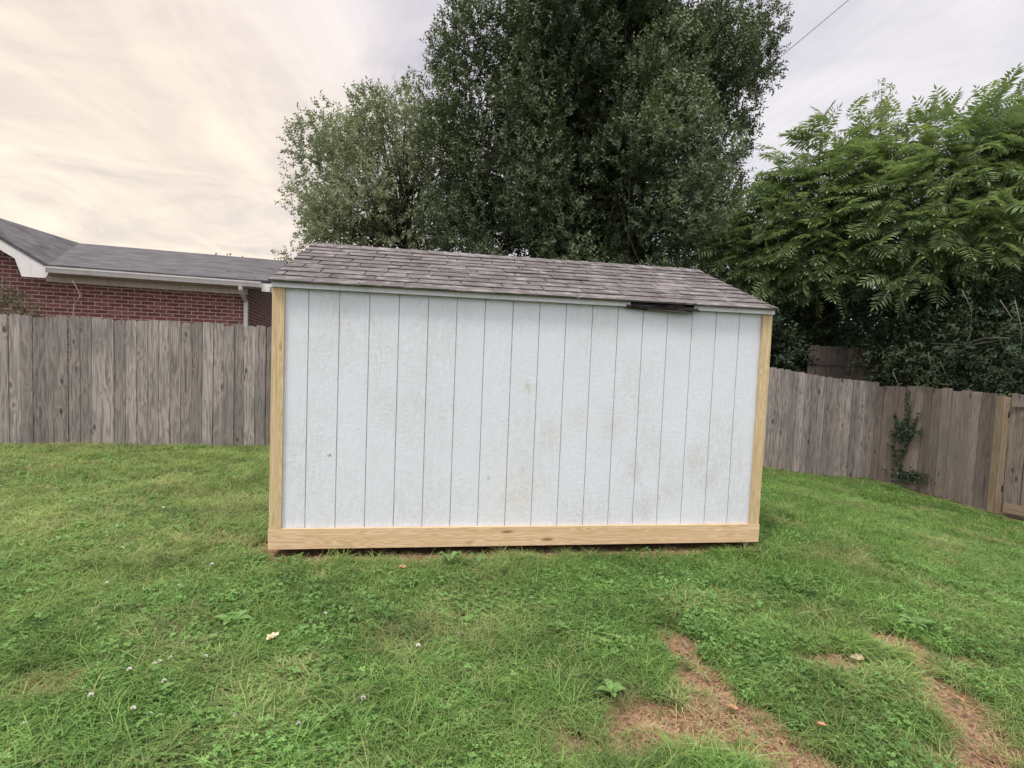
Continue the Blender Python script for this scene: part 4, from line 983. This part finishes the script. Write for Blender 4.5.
P = spread(rg, [(-3.6, 4., 1.2, 4.4, 900), (4.5, 7.6, 4.5, 10., 220)]); x, y = P[:, 0], P[:, 1]; bz = bare(x, y); u, v = shed_uv(x, y)
keep = rg.random(len(P)) < np.where((v > -.4) & (v < 0), bz * .12, bz * .42 * sstep(.3, .65, fbm(x, y, 6., 95, 2)) + .012)
P = P[keep]; x, y = P[:, 0], P[:, 1]; n = len(P)
scatter('straw', np.stack([x, y, ground_z(x, y) - .006], 1), np.stack([rg.normal(0, .06, n), rg.normal(0, .06, n), rg.uniform(0, 6.28, n)], 1), rg.uniform(.6, 1.15, n), rg.integers(0, 6, n), rg.random(n) * .6, rg.random(n) * 0, sk)
# crumbs of dead leaf and stone in the dark strip at the foot of the shed and of the fences
def crumb(rg):
    V = rg.normal(0, 1, (6, 3)) * [.012, .009, .004]; V[:, 2] = np.abs(V[:, 2]); return V, [np.array([(0, 1, 2, 3), (2, 3, 4, 5)])], np.full(6, rg.random())
M_litter = grass_mat('leaf_litter', (.12, .075, .048), (.34, .25, .17), (.24, .17, .115), .05, .8)
lk = kinds('litter_kind', [crumb(rg) for _ in range(8)], M_litter)
P = []
for i in range(620): uu = rg.uniform(0, L); vv = -rg.uniform(.0, .24); P.append(SO + SU * uu + SV * vv)
for i in range(420): yy = rg.uniform(6.5, 9.9); P.append([float(side_fence_x(yy)) - abs(rg.normal(.04, .12)) - .02, yy])
for i in range(260): xx = rg.uniform(4.6, 6.8); P.append([xx, float(back_fence_y(np.array(xx))) - abs(rg.normal(.03, .10)) - .02])
for i in range(260): c_ = BARE[rg.integers(13)]; P.append([c_[0] + rg.normal(0, c_[2] * .5), c_[1] + rg.normal(0, c_[3] * .5)])
P = np.array(P); x, y = P[:, 0], P[:, 1]; n = len(P)
scatter('leaf_litter', np.stack([x, y, ground_z(x, y) - .008], 1), np.stack([rg.normal(0, .4, n), rg.normal(0, .4, n), rg.uniform(0, 6.28, n)], 1), rg.uniform(.4, 1.6, n), rg.integers(0, 8, n), rg.random(n), rg.random(n) * 0, lk)

# ------------------------------------------------------------------ small things on the lawn
def gz(x, y): return float(ground_z(np.array(x), np.array(y)))
M_orange = plain('dry_orange_leaf', (.36, .19, .105), .8, .3, 40.); M_tan = plain('dry_tan_leaf', (.52, .40, .26), .8, .25, 40.)
def dead_leaf(x, y, size, mat, label, seed, lift=.058):
    rg = np.random.default_rng(seed); n = 11; t = np.linspace(0, 1, n); w = np.sin(np.pi * t ** .8) * .34 * (1 + .25 * np.sin(t * 19 + seed)); curl = rg.uniform(.5, 1.2)
    V = []
    for i in range(n):
        for s in (-1, 0, 1): V.append((s * w[i] * size, (t[i] - .5) * size, size * (.25 * curl * abs(s) * w[i] * 2 + .22 * curl * (t[i] - .5) ** 2 * 2 + rg.normal(0, .015))))
    V = np.array(V); V[:, 2] += .002
    T = V.copy(); T[:, 2] += .0012; k = len(V)
    F = [(i * 3 + j, i * 3 + j + 1, i * 3 + j + 4, i * 3 + j + 3) for i in range(n - 1) for j in (0, 1)]
    F = np.array(F); a = rg.uniform(0, 6.28)
    o = mesh_np('fallen_leaf', np.concatenate([V, T]), [F[:, ::-1], F + k], mat)
    o.location = (x, y, gz(x, y) + lift); o.rotation_euler = (rg.normal(0, .2), rg.normal(0, .2), a)
    return tag(o, label, 'leaf', 'fallen leaves on the lawn')
dead_leaf(-1.10, 2.49, .075, M_tan, 'pale curled dry leaf lying in the grass on the left of the lawn', 1, .05)
dead_leaf(-.66, 3.37, .065, M_orange, 'small orange dry leaf in the grass in front of the left half of the shed', 2)
dead_leaf(-.01, 3.35, .068, M_orange, 'small orange brown leaf in the grass in front of the middle of the shed', 3)
dead_leaf(1.26, 2.00, .045, M_orange, 'orange brown leaf on the clover between the two bare earth patches', 4, .06)
dead_leaf(1.77, 2.57, .065, M_tan, 'long tan dry leaf on the small bare spot right of the middle', 5, .012)
dead_leaf(1.98, 2.42, .060, M_orange, 'orange dry leaf on the bare earth at the right edge patch', 6, .012)
dead_leaf(2.03, 2.28, .050, M_orange, 'reddish dry leaf lower on the right bare earth strip', 8, .012)
dead_leaf(.98, 2.16, .05, M_orange, 'rusty brown leaf at the edge of the large bare earth patch', 9, .012)

M_fl = plain('clover_flower', (.80, .78, .72), .7, .1, 60.); M_stalk = foliage('flower_stalk', (.07, .14, .03), (.10, .18, .05), .1)
def flower():
    r = empty('clover_flower', (0, 0, 0)); rg = np.random.default_rng(3)
    n = 46; g = unit(rg.normal(0, 1, (n, 3))); g[:, 2] = np.abs(g[:, 2]) * 1.1 - .25; P = g * .0045 + [0, 0, .072]
    V, F = leaf_quads(P, unit(g + [0, 0, .4]), unit(rg.normal(0, 1, (n, 3))), np.full(n, .0095), np.full(n, .0048))
    mesh_np('flower_head', V, [F], M_fl, r, {'rnd': np.repeat(rg.random(n), 4)})
    mb = MB(); mb.tube([(0, 0, 0), (.003, 0, .04), (0, 0, .072)], .0011, 4); mb.build('stalk', M_stalk, r); return r
proto = flower()
spots = [(-1.56, 2.17), (-1.51, 2.28), (-1.41, 1.95), (-1.32, 1.93), (-1.50, 2.24), (-1.34, 2.30), (-1.62, 2.02), (-1.72, 1.86), (-.95, 2.75), (-1.85, 3.3), (-2.3, 3.0), (-2.05, 2.75), (-.55, 2.1), (-1.9, 3.0), (-2.6, 3.5), (-1.0, 1.95), (-2.9, 3.9), (-1.3, 3.05), (-.75, 1.9), (-.40, 2.45), (-1.46, 2.30), (-1.37, 2.12), (-2.9, 4.4)]
for i, (x, y) in enumerate(spots):
    o = proto if i == 0 else copy_tree(proto)
    o.location = (x, y, gz(x, y) - .004); o.rotation_euler = (random.gauss(0, .15), random.gauss(0, .15), random.random() * 6); s = random.uniform(.75, 1.0); o.scale = (s, s, s)
    tag(o, 'small white clover flower head on a thin stalk in the left half of the lawn', 'flower', 'white clover flowers in the lawn')
M_weed = foliage('weed_leaves', (.10, .20, .05), (.18, .30, .09), .3)
def weed(x, y, size, n, label, seed, tall=.3):
    rg = np.random.default_rng(seed); r = empty('weed', (x, y, gz(x, y)), 0., label, 'weed')
    V, F, k = [], [], 0
    for i in range(n):
        a = i * 2.4 + rg.normal(0, .2); d = np.array([math.cos(a), math.sin(a), 0]); s = np.array([-d[1], d[0], 0]); ln = size * rg.uniform(.6, 1.1); h = tall * rg.uniform(.6, 1.2)
        for j in range(6):
            t = j / 5; w = ln * .26 * math.sin(math.pi * min(1, .12 + t * .88)) + .001
            c = d * ln * (.1 + t) + np.array([0, 0, .043 + ln * h * math.sin(t * 2.2)])
            V += [c - s * w + [0, 0, w * .3], c, c + s * w + [0, 0, w * .3]]
            if j:
                b_ = k + (j - 1) * 3; F += [(b_, b_ + 1, b_ + 4, b_ + 3), (b_ + 1, b_ + 2, b_ + 5, b_ + 4)]
        k += 18
    mesh_np('leaves', V, [np.array(F)], M_weed, r, {'rnd': np.repeat(rg.random(n), 18)})
    mb = MB(); mb.tube([(0, 0, -.01), (0, 0, .03), (.002, 0, .06)], .003, 5); mb.build('stem', M_stalk, r); return r
weed(-1.38, 2.64, .085, 7, 'bright light green broad leaved weed on the left of the lawn', 1)
weed(.48, 2.19, .07, 5, 'broad leaved green weed beside the big bare patch', 2)
weed(.30, 2.72, .07, 6, 'small light weed rosette in the middle of the lawn', 3)
weed(-.37, 3.50, .075, 6, 'spindly pale weed growing from under the skirt board left of the middle', 4, .9)
weed(-.18, 3.53, .06, 5, 'small pale weed at the foot of the shed near its middle', 5, .9)
weed(2.35, 2.95, .09, 7, 'leafy low weed above the right bare earth strip', 6)
